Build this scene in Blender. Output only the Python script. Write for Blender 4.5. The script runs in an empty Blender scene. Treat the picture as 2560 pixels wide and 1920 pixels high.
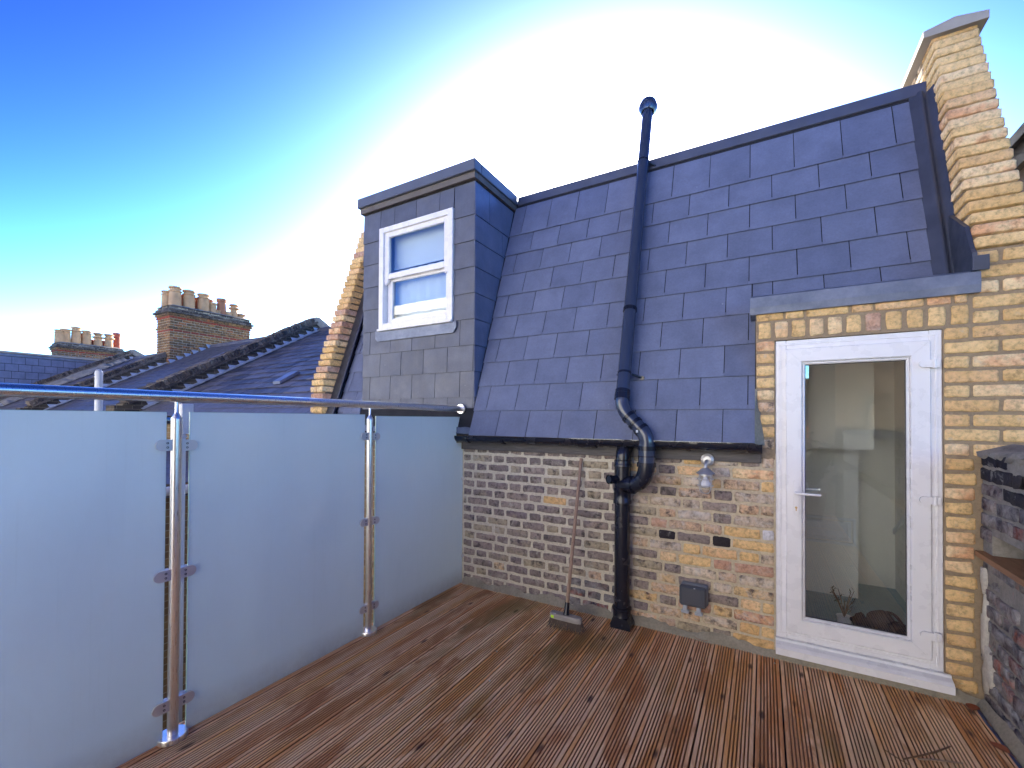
import bpy, math, random
from mathutils import Vector, Matrix
R = random.Random(7)
rad = math.radians
S = bpy.context.scene

# ------------------------------------------------------------------ camera
yaw, pitch, roll = 0.5236, 0.01089, 0.0048
F = Vector((-math.sin(yaw)*math.cos(pitch), math.cos(yaw)*math.cos(pitch), math.sin(pitch)))
R0 = Vector((math.cos(yaw), math.sin(yaw), 0)); U0 = R0.cross(F)
RR = R0*math.cos(roll) + U0*math.sin(roll); UU = -R0*math.sin(roll) + U0*math.cos(roll)
cam = bpy.data.cameras.new('camera'); camo = bpy.data.objects.new('camera', cam)
S.collection.objects.link(camo)
M3 = Matrix((RR, UU, -F)).transposed().to_4x4(); M3.translation = (2.4228, -3.2802, 1.5163)
camo.matrix_world = M3
cam.sensor_width = 36; cam.lens = 15.295; cam.shift_y = 75.24/2560
cam.clip_start = 0.05; cam.clip_end = 600
S.camera = camo
# ------------------------------------------------------------------ sky and sun
SUN_EL, SUN_AZ = rad(17.0), rad(18.5)          # azimuth: degrees to -X from +Y
w = bpy.data.worlds.new('World'); S.world = w; w.use_nodes = True
nt = w.node_tree; nt.nodes.clear()
sky = nt.nodes.new('ShaderNodeTexSky'); sky.sky_type = 'NISHITA'; sky.sun_disc = False
sky.sun_elevation = SUN_EL; sky.sun_rotation = -SUN_AZ
sky.air_density = 1.0; sky.dust_density = 8.0; sky.ozone_density = 2.0; sky.altitude = 2500
# the photograph is strongly graded, so the whole sky gets one contrast curve (gamma), one white
# balance and one film-like shoulder x/(1+x/10), the same for every direction
gm = nt.nodes.new('ShaderNodeGamma'); gm.inputs['Gamma'].default_value = 3.0
def vmath(op, a=None, b=None):
    n = nt.nodes.new('ShaderNodeVectorMath'); n.operation = op
    for i, v in enumerate((a, b)):
        if v is None: continue
        if isinstance(v, bpy.types.NodeSocket): nt.links.new(v, n.inputs[i])
        else: n.inputs[i].default_value = v
    return n.outputs[0]
KS = .041
wbv = vmath('MULTIPLY', gm.outputs[0], (1.06*KS, 1.0*KS, .97*KS))
den = vmath('ADD', vmath('MULTIPLY', wbv, (.1, .1, .1)), (1, 1, 1))
shd = vmath('MULTIPLY', vmath('DIVIDE', wbv, den), (5, 5, 5))
bg = nt.nodes.new('ShaderNodeBackground'); bg.inputs['Strength'].default_value = 0.10
out = nt.nodes.new('ShaderNodeOutputWorld')
nt.links.new(sky.outputs[0], gm.inputs['Color']); nt.links.new(shd, bg.inputs['Color'])
nt.links.new(bg.outputs[0], out.inputs['Surface'])
sl = bpy.data.lights.new('sun', 'SUN'); sl.energy = 5.0; sl.angle = rad(0.5); sl.color = (1.0, 0.90, 0.74)
so = bpy.data.objects.new('sun', sl); S.collection.objects.link(so)
sd = Vector((-math.sin(SUN_AZ)*math.cos(SUN_EL), math.cos(SUN_AZ)*math.cos(SUN_EL), math.sin(SUN_EL)))
so.rotation_euler = sd.to_track_quat('Z', 'Y').to_euler(); so.location = (-5, 30, 15)
S.view_settings.view_transform = 'Standard'; S.view_settings.look = 'None'
S.view_settings.gamma = 1.0; S.view_settings.use_curve_mapping = False
S.view_settings.exposure = 1.68
S.cycles.use_denoising = True
S.cycles.max_bounces = 10; S.cycles.transparent_max_bounces = 12; S.cycles.transmission_bounces = 8
S.cycles.diffuse_bounces = 5; S.cycles.glossy_bounces = 4
S.cycles.sample_clamp_indirect = 8

# ------------------------------------------------------------------ materials
MATS = {}
class N:
    """small node helper"""
    def __init__(s, name):
        s.m = bpy.data.materials.new(name); s.m.use_nodes = True
        s.t = s.m.node_tree; s.t.nodes.clear()
        s.o = s.t.nodes.new('ShaderNodeOutputMaterial')
    def n(s, kind, **kw):
        x = s.t.nodes.new('ShaderNode'+kind)
        for k, v in kw.items():
            if k[0] == '_': setattr(x, k[1:], v)
            else:
                key = k.replace('__', ' ')
                if key in x.inputs: s.set(x.inputs[key], v)
                else: s.set(x.inputs[int(key[1:])], v)
        return x
    def set(s, inp, v):
        if hasattr(v, 'links') or isinstance(v, bpy.types.NodeSocket): s.t.links.new(v, inp)
        else:
            try: inp.default_value = v
            except Exception: inp.default_value = tuple(v)+(1,)
    def pos(s, scale=(1, 1, 1), obj=False, rnd=0.0):
        if obj:
            c = s.n('TexCoord').outputs['Object']
        else: c = s.n('NewGeometry').outputs['Position']
        mp = s.n('Mapping', Vector=c, Scale=scale)
        if rnd:
            oi = s.n('ObjectInfo'); ml = s.n('Math', _operation='MULTIPLY', i0=oi.outputs['Random'], i1=rnd)
            cb = s.n('CombineXYZ', X=ml.outputs[0], Y=ml.outputs[0], Z=ml.outputs[0])
            s.t.links.new(cb.outputs[0], mp.inputs['Location'])
        return mp.outputs[0]
    def noise(s, vec, scale, detail=4, rough=.55, dist=0.0):
        return s.n('TexNoise', Vector=vec, Scale=scale, Detail=detail, Roughness=rough, Distortion=dist).outputs['Fac']
    def ramp(s, fac, stops, interp='LINEAR'):
        x = s.n('ValToRGB', Fac=fac); cr = x.color_ramp; cr.interpolation = interp
        while len(cr.elements) < len(stops): cr.elements.new(.5)
        for e, (p, c) in zip(cr.elements, stops):
            e.position = p; e.color = tuple(c)+(1,) if not isinstance(c, (int, float)) else (c, c, c, 1)
        return x.outputs['Color']
    def mix(s, fac, a, b, mode='MIX'):
        x = s.n('Mix', _data_type='RGBA', _blend_type=mode, i0=fac)
        s.set(x.inputs[6], a if hasattr(a, 'links') else tuple(a)+(1,)); s.set(x.inputs[7], b if hasattr(b, 'links') else tuple(b)+(1,))
        return x.outputs[2]
    def math(s, op, a, b=0.0):
        return s.n('Math', _operation=op, i0=a, i1=b).outputs[0]
    def schlick(s, f0):
        f = s.n('LayerWeight', Blend=.5).outputs['Facing']
        return s.math('ADD', s.math('MULTIPLY', s.math('POWER', f, 5.0), 1-f0), f0)
    def rnd(s): return s.n('ObjectInfo').outputs['Random']
    def bump(s, h, strength=.3, dist=.01, normal=None):
        x = s.n('Bump', Height=h, Strength=strength, Distance=dist)
        if normal is not None: s.t.links.new(normal, x.inputs['Normal'])
        return x.outputs[0]
    def done(s, col, rough=.7, metal=0.0, bump=None, spec=.5, **kw):
        b = s.n('BsdfPrincipled', Base__Color=col if hasattr(col, 'links') else tuple(col)+(1,), Roughness=rough, Metallic=metal)
        b.inputs['Specular IOR Level'].default_value = spec
        for k, v in kw.items(): s.set(b.inputs[k.replace('__', ' ')], v)
        if bump is not None: s.t.links.new(bump, b.inputs['Normal'])
        s.t.links.new(b.outputs[0], s.o.inputs[0]); MATS[s.m.name] = s.m
        return s.m

def plain(name, col, rough=.6, metal=0, spec=.5, grime=.15, gscale=6, bump=.0):
    a = N(name); p = a.pos(); n1 = a.noise(p, gscale, 6); 
    c = a.mix(n1, [x*(1-grime) for x in col], [min(1, x*(1+grime)) for x in col])
    r = a.ramp(a.noise(p, gscale*1.7), [(.3, max(0, rough-.08)), (.7, min(1, rough+.1))])
    bp = a.bump(a.noise(p, gscale*14, 3), bump, .004) if bump else None
    return a.done(c, r, metal, bp, spec)

def brickmat(name, stops, smear=(.6, .58, .52), smear_amt=.25, dark=(.05, .05, .06), dark_amt=.15):
    """fired clay, hue by brick, mottled by noise, with lime smears and soot"""
    a = N(name); p = a.pos(rnd=13.0); q = a.pos()
    fac = a.math('ADD', a.rnd(), a.math('MULTIPLY', a.math('SUBTRACT', a.noise(p, 9, 5), .5), .55))
    c = a.ramp(fac, stops)
    mott = a.noise(p, 42, 6, .7)
    c = a.mix(.75, c, a.ramp(mott, [(.28, .35), (.5, 1.0), (.75, 1.35)]), 'MULTIPLY')
    dk = a.ramp(a.noise(p, 18, 5, .65), [(.60-dark_amt*.35, 0.0), (.66, 1.0)])
    c = a.mix(a.math('MULTIPLY', dk, min(1, dark_amt*3)), c, dark)
    sm = a.ramp(a.noise(q, 11, 7, .72, .6), [(.62-smear_amt*.3, 0.0), (.70, 1.0)])
    c = a.mix(a.math('MULTIPLY', sm, .8), c, smear)
    h = a.math('ADD', a.noise(p, 34, 6, .75), a.math('MULTIPLY', a.noise(p, 120, 3), .5))
    return a.done(c, .88, 0, a.bump(h, .75, .008), .25)

M_BDARK = brickmat('brick_dark_stock', [(0, (.22, .185, .172)), (.3, (.35, .285, .245)), (.55, (.28, .23, .215)), (.75, (.43, .365, .25)), (1, (.245, .20, .20))], (.50, .47, .40), .24, (.03, .03, .035), .25)
M_BMIX = brickmat('brick_mixed_stock', [(0, (.68, .48, .23)), (.25, (.56, .42, .28)), (.5, (.66, .45, .28)), (.72, (.46, .35, .27)), (.88, (.74, .52, .24)), (1, (.60, .32, .21))], (.66, .62, .56), .40, (.07, .06, .06), .3)
M_BYEL = brickmat('brick_yellow_stock', [(0, (.74, .505, .235)), (.3, (.80, .57, .285)), (.55, (.68, .45, .20)), (.75, (.75, .50, .275)), (.9, (.84, .65, .38)), (1, (.70, .40, .22))], (.58, .48, .34), .13, (.16, .10, .05), .14)
M_BPALE = brickmat('brick_pale_washed', [(0, (.66, .54, .39)), (.4, (.52, .42, .32)), (.7, (.70, .58, .43)), (1, (.47, .40, .34))], (.70, .66, .60), .55, (.12, .10, .09), .3)
M_BBLACK = brickmat('brick_burnt', [(0, (.025, .023, .03)), (1, (.05, .042, .045))], (.3, .28, .26), .1)
M_BWHITE = brickmat('brick_whitewashed', [(0, (.66, .66, .70)), (1, (.7, .68, .66))], (.75, .75, .78), .3, (.3, .2, .1), .2)
M_BPINK = brickmat('brick_pinkish', [(0, (.52, .29, .195)), (1, (.56, .36, .25))], (.62, .52, .45), .5, (.2, .08, .06), .2)
M_BOLD = brickmat('brick_old_sooty', [(0, (.045, .045, .065)), (.3, (.09, .075, .085)), (.6, (.15, .09, .085)), (.8, (.075, .075, .095)), (.92, (.33, .085, .045)), (1, (.12, .10, .09))], (.48, .47, .46), .85, (.015, .015, .03), .4)
M_BSOOT = brickmat('brick_black_sooty', [(0, (.012, .014, .028)), (1, (.035, .033, .04))], (.3, .3, .3), .15)
M_BCHIM = brickmat('brick_chimney', [(0, (.17, .10, .05)), (.3, (.36, .19, .08)), (.55, (.20, .12, .06)), (.8, (.46, .25, .09)), (1, (.42, .15, .06))], (.3, .27, .2), .15, (.04, .035, .03), .45)
M_BRED = brickmat('brick_red_band', [(0, (.33, .07, .04)), (1, (.24, .065, .045))], (.3, .2, .16), .1)
M_BCOPE = brickmat('brick_coping_dark', [(0, (.05, .042, .04)), (.5, (.11, .088, .075)), (1, (.20, .165, .135))], (.34, .32, .25), .35)

def mortar(name, col, stain=(.12, .11, .1)):
    a = N(name); p = a.pos(); n1 = a.noise(p, 7, 6, .65); n2 = a.noise(p, 60, 5, .7)
    c = a.mix(a.ramp(n1, [(.35, .0), (.75, .55)]), col, stain)
    c = a.mix(.5, c, a.ramp(n2, [(.3, .55), (.6, 1.1)]), 'MULTIPLY')
    return a.done(c, .92, 0, a.bump(a.math('ADD', n2, n1), .6, .006), .2)
M_MLEFT = mortar('mortar_pale_lime', (.66, .61, .485), (.52, .48, .385))
M_MMIX = mortar('mortar_sandy', (.60, .52, .37), (.47, .40, .29))
M_MYEL = mortar('mortar_brown', (.34, .26, .17), (.22, .17, .12))
M_MOLD = mortar('mortar_old_grey', (.33, .31, .275), (.08, .078, .085))
M_CEM = mortar('cement_fillet', (.34, .31, .25), (.16, .15, .11))

def slatemat(name, a0, a1, rough, worn=.0):
    a = N(name); p = a.pos(rnd=9.0); q = a.pos()
    c = a.mix(a.rnd(), a0, a1)
    c = a.mix(.45, c, a.ramp(a.noise(p, 5, 6, .6), [(.3, .6), (.7, 1.3)]), 'MULTIPLY')
    c = a.mix(.16, c, a.ramp(a.noise(a.pos((9, 9, .8)), 2.2, 6, .7), [(.3, .65), (.7, 1.25)]), 'MULTIPLY')
    c = a.mix(.3, c, a.ramp(a.noise(p, 70, 4, .7), [(.3, .7), (.7, 1.25)]), 'MULTIPLY')
    sp = a.ramp(a.noise(q, 26, 3, .5, .3), [(.76, 0.0), (.785, 1.0)])
    c = a.mix(a.math('MULTIPLY', sp, .45), c, (.42, .43, .46))
    if worn:
        c = a.mix(a.ramp(a.noise(q, 3.2, 6, .7), [(.5, 0.0), (.8, worn)]), c, (.17, .165, .15))
    r = a.ramp(a.noise(q, 9, 5), [(.3, rough-.08), (.7, rough+.12)])
    return a.done(c, r, 0, a.bump(a.noise(p, 55, 5, .65), .12, .004), .5)
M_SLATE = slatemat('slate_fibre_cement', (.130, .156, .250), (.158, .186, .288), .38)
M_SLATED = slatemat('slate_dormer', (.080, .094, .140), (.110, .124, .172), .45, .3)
M_SLATEOLD = slatemat('slate_welsh_old', (.042, .046, .064), (.15, .148, .185), .52, .35)
M_UNDER = plain('roof_underlay', (.015, .016, .022), .9)
def leadmat():
    a = N('lead_sheet'); p = a.pos()
    c = a.ramp(a.noise(p, 5, 7, .7), [(.3, (.10, .125, .185)), (.55, (.17, .20, .275)), (.8, (.27, .30, .37))])
    return a.done(c, a.ramp(a.noise(p, 14, 4), [(.3, .36), (.7, .58)]), .35, a.bump(a.noise(p, 12, 3), .25, .01), .5)
M_LEAD = leadmat()
M_LEADD = plain('lead_dark', (.07, .08, .115), .42, .3, grime=.4)
M_LEADB = plain('lead_bright', (.52, .56, .64), .45, .5, grime=.3)
M_FASC = plain('fascia_grey_trim', (.10, .115, .155), .38, 0, .5, .2)
M_SOFF = plain('soffit_grey', (.12, .105, .095), .7, grime=.35)
def woodboard():
    a = N('fascia_dark_grain'); p = a.pos((3, 30, 60)); n1 = a.noise(p, 3, 6, .65, .4)
    c = a.ramp(n1, [(.3, (.045, .042, .045)), (.6, (.10, .092, .092)), (.8, (.15, .135, .125))])
    return a.done(c, .55, 0, a.bump(n1, .3, .003), .4)
M_FBOARD = woodboard()
M_UPVC = plain('upvc_white', (.80, .80, .82), .28, 0, .5, .03)
M_SEAL = plain('seal_grey', (.06, .06, .06), .6)
def steel():
    a = N('brushed_steel'); p = a.pos((60, 60, 1.5)); n1 = a.noise(p, 8, 3)
    return a.done(a.mix(n1, (.78, .78, .79), (.88, .88, .89)), a.ramp(n1, [(.3, .26), (.7, .34)]), 1.0, None, .5)
M_STEEL = steel()
M_CLAMP = plain('steel_satin', (.70, .70, .71), .45, .55, grime=.06)
M_STEELG = plain('steel_galvanised', (.58, .58, .58), .42, .7, grime=.2)
def blackplastic():
    a = N('black_plastic'); p = a.pos()
    c = a.mix(a.ramp(a.noise(p, 16, 6, .7), [(.55, 0.0), (.9, .22)]), (.012, .014, .024), (.06, .065, .08))
    return a.done(c, a.ramp(a.noise(p, 7), [(.3, .16), (.75, .34)]), 0, None, .5)
M_BLK = blackplastic()
_a = N('pipe_grey_black'); M_PIPE = _a.done(_a.mix(_a.noise(_a.pos(), 3, 3), (.030, .040, .072), (.042, .055, .095)), .17, 0, None, .7)
def frosted():
    a = N('frosted_glass'); p = a.pos()
    n1 = a.noise(a.pos((1, 2.2, 1.0)), 2.0, 7, .72, .5)
    z = a.n('SeparateXYZ', Vector=a.n('NewGeometry').outputs['Position']).outputs['Z']
    tr = a.n('BsdfTranslucent', Color=(.82, .93, .98, 1))
    rf = a.n('BsdfRefraction', Color=(.92, .98, 1.0, 1), Roughness=.42, IOR=1.25)
    df = a.n('BsdfDiffuse', Color=(.70, .79, .81, 1))
    gl = a.n('BsdfGlossy', Color=(.95, .98, 1, 1), Roughness=.30)
    m1 = a.n('MixShader', Fac=.48, i1=tr.outputs[0], i2=rf.outputs[0])
    m2 = a.n('MixShader', Fac=a.ramp(n1, [(.30, .24), (.62, .38), (.80, .58)]), i1=m1.outputs[0], i2=df.outputs[0])
    # splash dirt along the foot and faint dried runs
    dirt = a.n('BsdfDiffuse', Color=(.30, .27, .22, 1))
    foot = a.n('MapRange', Value=z, i1=.16, i2=.0).outputs[0]
    runs = a.ramp(a.noise(a.pos((1, 30, .7)), 1.5, 5, .7), [(.58, 0.0), (.76, .07)])
    fac = a.math('ADD', a.math('MULTIPLY', foot, a.math('MULTIPLY', a.noise(p, 22, 6, .75), .55)), runs)
    m2b = a.n('MixShader', Fac=fac, i1=m2.outputs[0], i2=dirt.outputs[0])
    m3 = a.n('MixShader', Fac=a.schlick(.045), i1=m2b.outputs[0], i2=gl.outputs[0])
    a.t.links.new(m3.outputs[0], a.o.inputs[0]); return a.m
M_FROST = frosted()
def clearglass(name, tint=(.93, .96, .95), rough=0.0, f0=.09):
    a = N(name); t_ = a.n('BsdfTransparent', Color=tuple(tint)+(1,)); g = a.n('BsdfGlossy', Color=(1, 1, 1, 1), Roughness=rough)
    f2 = a.schlick(f0)
    m = a.n('MixShader', Fac=f2, i1=t_.outputs[0], i2=g.outputs[0]); a.t.links.new(m.outputs[0], a.o.inputs[0]); return a.m
M_GLASS = clearglass('clear_glass')
M_GEDGE = plain('glass_edge_green', (.45, .68, .62), .15, 0, .6, .1)

def deckmat():
    a = N('deck_timber'); P = a.n('NewGeometry').outputs['Position']
    sx = a.n('SeparateXYZ', Vector=P)
    r = a.rnd()
    pg = a.pos((34, 1.6, 20), rnd=31.0)
    grain = a.noise(pg, 3.0, 7, .7, .6)
    base = a.ramp(a.math('ADD', a.math('MULTIPLY', r, .45), a.math('MULTIPLY', grain, .6)),
                  [(.15, (.52, .20, .075)), (.4, (.70, .29, .098)), (.62, (.80, .38, .125)), (.85, (.88, .48, .165))])
    # weathered ridge tops: pale grey bloom on the high flats
    top = a.n('MapRange', Value=sx.outputs['Z'], i1=-.0035, i2=-.0012).outputs[0]
    wv = a.noise(a.pos((5, .55, 1), rnd=5.0), 2.2, 6, .65)
    base = a.mix(top, a.mix(.75, base, (.055, .019, .010)), base)
    pale = a.math('MULTIPLY', top, a.ramp(wv, [(.38, .08), (.56, .95)]))
    c = a.mix(pale, base, a.mix(a.noise(pg, 6, 4), (.88, .56, .33), (.97, .70, .45)))
    # damp patches
    wet = a.ramp(a.noise(a.pos((2.6, .75, 1)), 1.9, 6, .62, .5), [(.52, 0.0), (.60, 1.0)])
    c = a.mix(a.math('MULTIPLY', wet, .85), c, a.mix(.45, base, (.34, .125, .05)))
    # knots
    vo = a.n('TexVoronoi', Vector=a.pos((9, 3.2, 1), rnd=7.0), Scale=1.0, Randomness=1.0).outputs['Distance']
    kn = a.ramp(a.math('ADD', vo, a.math('MULTIPLY', grain, .12)), [(.13, 1.0), (.21, 0.0)])
    c = a.mix(a.math('MULTIPLY', kn, .85), c, (.07, .032, .028))
    # algae tint in the corner by the balustrade
    al = a.ramp(a.noise(a.pos((2, .8, 1)), 1.1, 4), [(.56, 0.0), (.68, .55)])
    c = a.mix(al, c, (.19, .16, .05))
    rg = a.mix(wet, (.72, .72, .72), (.34, .34, .34))
    return a.done(c, rg, 0, a.bump(grain, .35, .002), .30)
M_DECK = deckmat()
def woodmat(name, c0, c1, sc=(20, 2, 20), rough=.6):
    a = N(name); p = a.pos(sc); n1 = a.noise(p, 2.5, 7, .7, .5)
    return a.done(a.ramp(n1, [(.3, c0), (.7, c1)]), rough, 0, a.bump(n1, .3, .002), .35)
M_PLANK = woodmat('plank_timber', (.20, .095, .045), (.36, .19, .10))
M_HANDLE = woodmat('broom_handle_wood', (.24, .155, .105), (.42, .29, .21), (30, 30, 3))
M_STOCK = woodmat('broom_stock_wood', (.26, .24, .22), (.40, .37, .34), (4, 30, 30))
M_BRIST = plain('bristle', (.15, .115, .09), .8, grime=.5, gscale=60)
M_YELST = plain('sticker_lime', (.55, .85, .02), .5)
M_GREY = plain('grey_plastic', (.06, .068, .09), .4, grime=.1)
M_GREYL = plain('grey_plastic_pale', (.16, .18, .22), .45, grime=.1)
M_HOOK = plain('clear_grey_plastic', (.42, .46, .50), .3, grime=.1)
M_BULB = plain('bulb_opal', (.82, .83, .86), .3, grime=.02)
M_POTB = plain('pot_buff_clay', (.50, .30, .15), .8, grime=.5, gscale=4)
M_POTR = plain('pot_red_clay', (.36, .085, .045), .7, grime=.35, gscale=4)
M_POTT = plain('pot_terracotta', (.36, .15, .075), .8, grime=.5, gscale=4)
M_STONE = plain('stone_coping', (.36, .33, .29), .8, grime=.2)
M_WHITEP = plain('white_plastic', (.66, .68, .72), .4, grime=.08)
M_PLAST = plain('interior_plaster', (.80, .76, .71), .9, grime=.05)
M_PLASTW = plain('interior_paint_white', (.74, .74, .76), .7, grime=.04)
M_CARPET = plain('carpet_teal', (.30, .42, .43), .95, grime=.25, gscale=40)
M_BLIND = plain('blind_white', (.66, .74, .84), .8, grime=.05)
M_DARKV = plain('dark_velvet', (.008, .006, .016), .7, grime=.6, gscale=20)
M_LEAFD = plain('leaf_dark', (.035, .055, .022), .5, grime=.4, gscale=12)
M_TWIG = plain('twig_brown', (.17, .095, .05), .8, grime=.5, gscale=30)
M_DRYLEAF = plain('dry_leaf', (.30, .085, .035), .7, grime=.4, gscale=30)
M_CRUMB = plain('mortar_crumb', (.62, .58, .52), .9)
M_BLUE = plain('membrane_blue', (.012, .028, .10), .45, grime=.4)
M_REND = plain('render_pinkish', (.36, .27, .235), .9, grime=.12)
M_ASPH = plain('verge_dark', (.035, .033, .04), .7, grime=.3)
M_GROUND = plain('garden_ground', (.07, .085, .04), .95, grime=.5, gscale=.6)
M_BRASS = plain('brass_lock', (.55, .38, .18), .4, .8)
def bricktex(name, c1, c2, mo):
    a = N(name); P = a.n('NewGeometry').outputs['Position']; sx = a.n('SeparateXYZ', Vector=P)
    h = a.math('ADD', sx.outputs['X'], sx.outputs['Y']); cb = a.n('CombineXYZ', X=h, Y=sx.outputs['Z'])
    b = a.n('TexBrick', Vector=cb.outputs[0], Color1=tuple(c1)+(1,), Color2=tuple(c2)+(1,), Mortar=tuple(mo)+(1,), Scale=1.0)
    b.inputs['Mortar Size'].default_value = .006; b.inputs['Brick Width'].default_value = .225; b.inputs['Row Height'].default_value = .079
    n1 = a.noise(a.pos(), 3, 6, .7)
    c = a.mix(.6, b.outputs[0], a.ramp(n1, [(.3, .55), (.7, 1.25)]), 'MULTIPLY')
    return a.done(c, .9, 0, a.bump(b.outputs['Fac'], -.5, .006), .2)
M_BTEX = bricktex('brickwork_far_stock', (.27, .19, .10), (.17, .12, .075), (.33, .29, .22))
M_BTEXO = bricktex('brickwork_far_orange', (.36, .17, .08), (.28, .13, .07), (.36, .30, .24))
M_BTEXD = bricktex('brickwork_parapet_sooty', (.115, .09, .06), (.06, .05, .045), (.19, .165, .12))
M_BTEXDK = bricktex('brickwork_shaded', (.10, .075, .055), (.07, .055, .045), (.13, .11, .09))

# ------------------------------------------------------------------ geometry helpers
COL = S.collection
WLOC = {}
def tag(o, label=None, cat=None, group=None, kind=None):
    if label: o['label'] = label
    if cat: o['category'] = cat
    if group: o['group'] = group
    if kind: o['kind'] = kind
    return o
def attach(o, parent):
    if parent is not None:
        o.parent = parent; o.matrix_parent_inverse = Matrix.Translation(-WLOC[parent.name])
def thing(name, loc, label, cat, group=None):
    o = bpy.data.objects.new(name, None); COL.objects.link(o); o.location = loc
    o.empty_display_size = .1
    WLOC[o.name] = Vector(loc)
    return tag(o, label, cat, group)
class MB:
    def __init__(s): s.v = []; s.f = []; s.sm = []; s.cur = False
    def add(s, vs, fs):
        b = len(s.v); s.v += [tuple(x) for x in vs]; s.f += [tuple(i+b for i in f) for f in fs]; s.sm += [s.cur]*len(fs); return s
    def box(s, x0, x1, y0, y1, z0, z1):
        v = [(x, y, z) for z in (z0, z1) for y in (y0, y1) for x in (x0, x1)]
        return s.add(v, [(0, 2, 3, 1), (4, 5, 7, 6), (0, 1, 5, 4), (2, 6, 7, 3), (0, 4, 6, 2), (1, 3, 7, 5)])
    def bbox(s, x0, x1, y0, y1, z0, z1, b=.004):
        """box with chamfered edges"""
        x = (x0, x1); y = (y0, y1); z = (z0, z1); v = []; idx = {}
        for i in (0, 1):
            for j in (0, 1):
                for k in (0, 1):
                    sx, sy, sz = (b, -b)[i], (b, -b)[j], (b, -b)[k]
                    idx[i, j, k, 0] = len(v); v.append((x[i], y[j]+sy, z[k]+sz))
                    idx[i, j, k, 1] = len(v); v.append((x[i]+sx, y[j], z[k]+sz))
                    idx[i, j, k, 2] = len(v); v.append((x[i]+sx, y[j]+sy, z[k]))
        f = []
        for a, (p, q) in ((0, (1, 2)), (1, (0, 2)), (2, (0, 1))):
            for e in (0, 1):
                def key(u, w_):
                    t = [0, 0, 0]; t[a] = e; t[p] = u; t[q] = w_; return idx[t[0], t[1], t[2], a]
                q4 = [key(0, 0), key(1, 0), key(1, 1), key(0, 1)]
                if (e == 0) ^ (a == 1): q4 = q4[::-1]
                f.append(tuple(q4))
        for a in (0, 1, 2):
            p, q = [t for t in (0, 1, 2) if t != a]
            for u in (0, 1):
                for w_ in (0, 1):
                    def k2(e, ax):
                        t = [0, 0, 0]; t[a] = e; t[p] = u; t[q] = w_; return idx[t[0], t[1], t[2], ax]
                    f.append((k2(0, p), k2(1, p), k2(1, q), k2(0, q)))
        for i in (0, 1):
            for j in (0, 1):
                for k in (0, 1): f.append((idx[i, j, k, 0], idx[i, j, k, 1], idx[i, j, k, 2]))
        return s.add(v, f)
    def prism(s, pts, axis, a0, a1):
        """polygon (2D, other two axes in order) extruded along axis"""
        n = len(pts)
        def mk(p, a):
            t = list(p); t.insert(axis, a); return tuple(t)
        v = [mk(p, a0) for p in pts] + [mk(p, a1) for p in pts]
        return s.add(v, [tuple(range(n))[::-1], tuple(range(n, 2*n))] + [(i, (i+1) % n, n+(i+1) % n, n+i) for i in range(n)])
    def tube(s, path, r, seg=16, caps=True, flat=None):
        """sweep a circle along a path; r a number or one per point"""
        P = [Vector(p) for p in path]; n = len(P); rs = r if isinstance(r, (list, tuple)) else [r]*n
        t0 = (P[1]-P[0]).normalized(); up = Vector((0, 0, 1)) if abs(t0.z) < .9 else Vector((1, 0, 0))
        u = t0.cross(up).normalized(); v = []; s.cur = True
        for i in range(n):
            t = ((P[min(i+1, n-1)]-P[i]).normalized() + (P[i]-P[max(i-1, 0)]).normalized()).normalized()
            u = (u - t*u.dot(t)).normalized(); w_ = t.cross(u)
            for k in range(seg):
                a = 2*math.pi*k/seg; v.append(P[i]+(u*math.cos(a)+w_*math.sin(a))*rs[i])
        f = [(i*seg+k, i*seg+(k+1) % seg, (i+1)*seg+(k+1) % seg, (i+1)*seg+k) for i in range(n-1) for k in range(seg)]
        s.add(v, f); s.cur = False
        if caps:
            b = len(s.v)-len(v)
            s.f += [tuple(b+k for k in range(seg))[::-1], tuple(b+(n-1)*seg+k for k in range(seg))]; s.sm += [False, False]
        return s
    def lathe(s, prof, c, seg=20, axis=Vector((0, 0, 1))):
        axis = Vector(axis).normalized(); up = Vector((0, 0, 1)) if abs(axis.z) < .9 else Vector((1, 0, 0))
        u = axis.cross(up).normalized(); w_ = axis.cross(u); c = Vector(c); v = []; s.cur = True
        for (r, h) in prof:
            for k in range(seg):
                a = 2*math.pi*k/seg; v.append(c+axis*h+(u*math.cos(a)+w_*math.sin(a))*r)
        n = len(prof); f = [(i*seg+k, i*seg+(k+1) % seg, (i+1)*seg+(k+1) % seg, (i+1)*seg+k) for i in range(n-1) for k in range(seg)]
        s.add(v, f); s.cur = False
        return s
    def quad(s, a, b, c, d): return s.add([a, b, c, d], [(0, 1, 2, 3)])
    def mesh(s, name, mat, off=(0, 0, 0)):
        me = bpy.data.meshes.new(name); o = Vector(off)
        me.from_pydata([tuple(Vector(x)-o) for x in s.v], [], s.f)
        if any(s.sm): me.polygons.foreach_set('use_smooth', s.sm)
        me.materials.append(mat); me.validate(); me.update()
        return me
    def build(s, name, mat, parent=None, kind=None, sharp=True):
        xs = list(zip(*s.v)); c = Vector([(min(a)+max(a))/2 for a in xs]); 
        if parent is None: c.z = min(xs[2])
        me = s.mesh(name, mat, c)
        if sharp and any(s.sm):
            try: me.set_sharp_from_angle(angle=rad(40))
            except Exception: pass
        o = bpy.data.objects.new(name, me); o.location = c; COL.objects.link(o); WLOC[o.name] = c.copy()
        attach(o, parent)
        if kind: o['kind'] = kind
        return o
def fixn(me):
    import bmesh
    bm = bmesh.new(); bm.from_mesh(me); bmesh.ops.recalc_face_normals(bm, faces=bm.faces); bm.to_mesh(me); bm.free()

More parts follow.
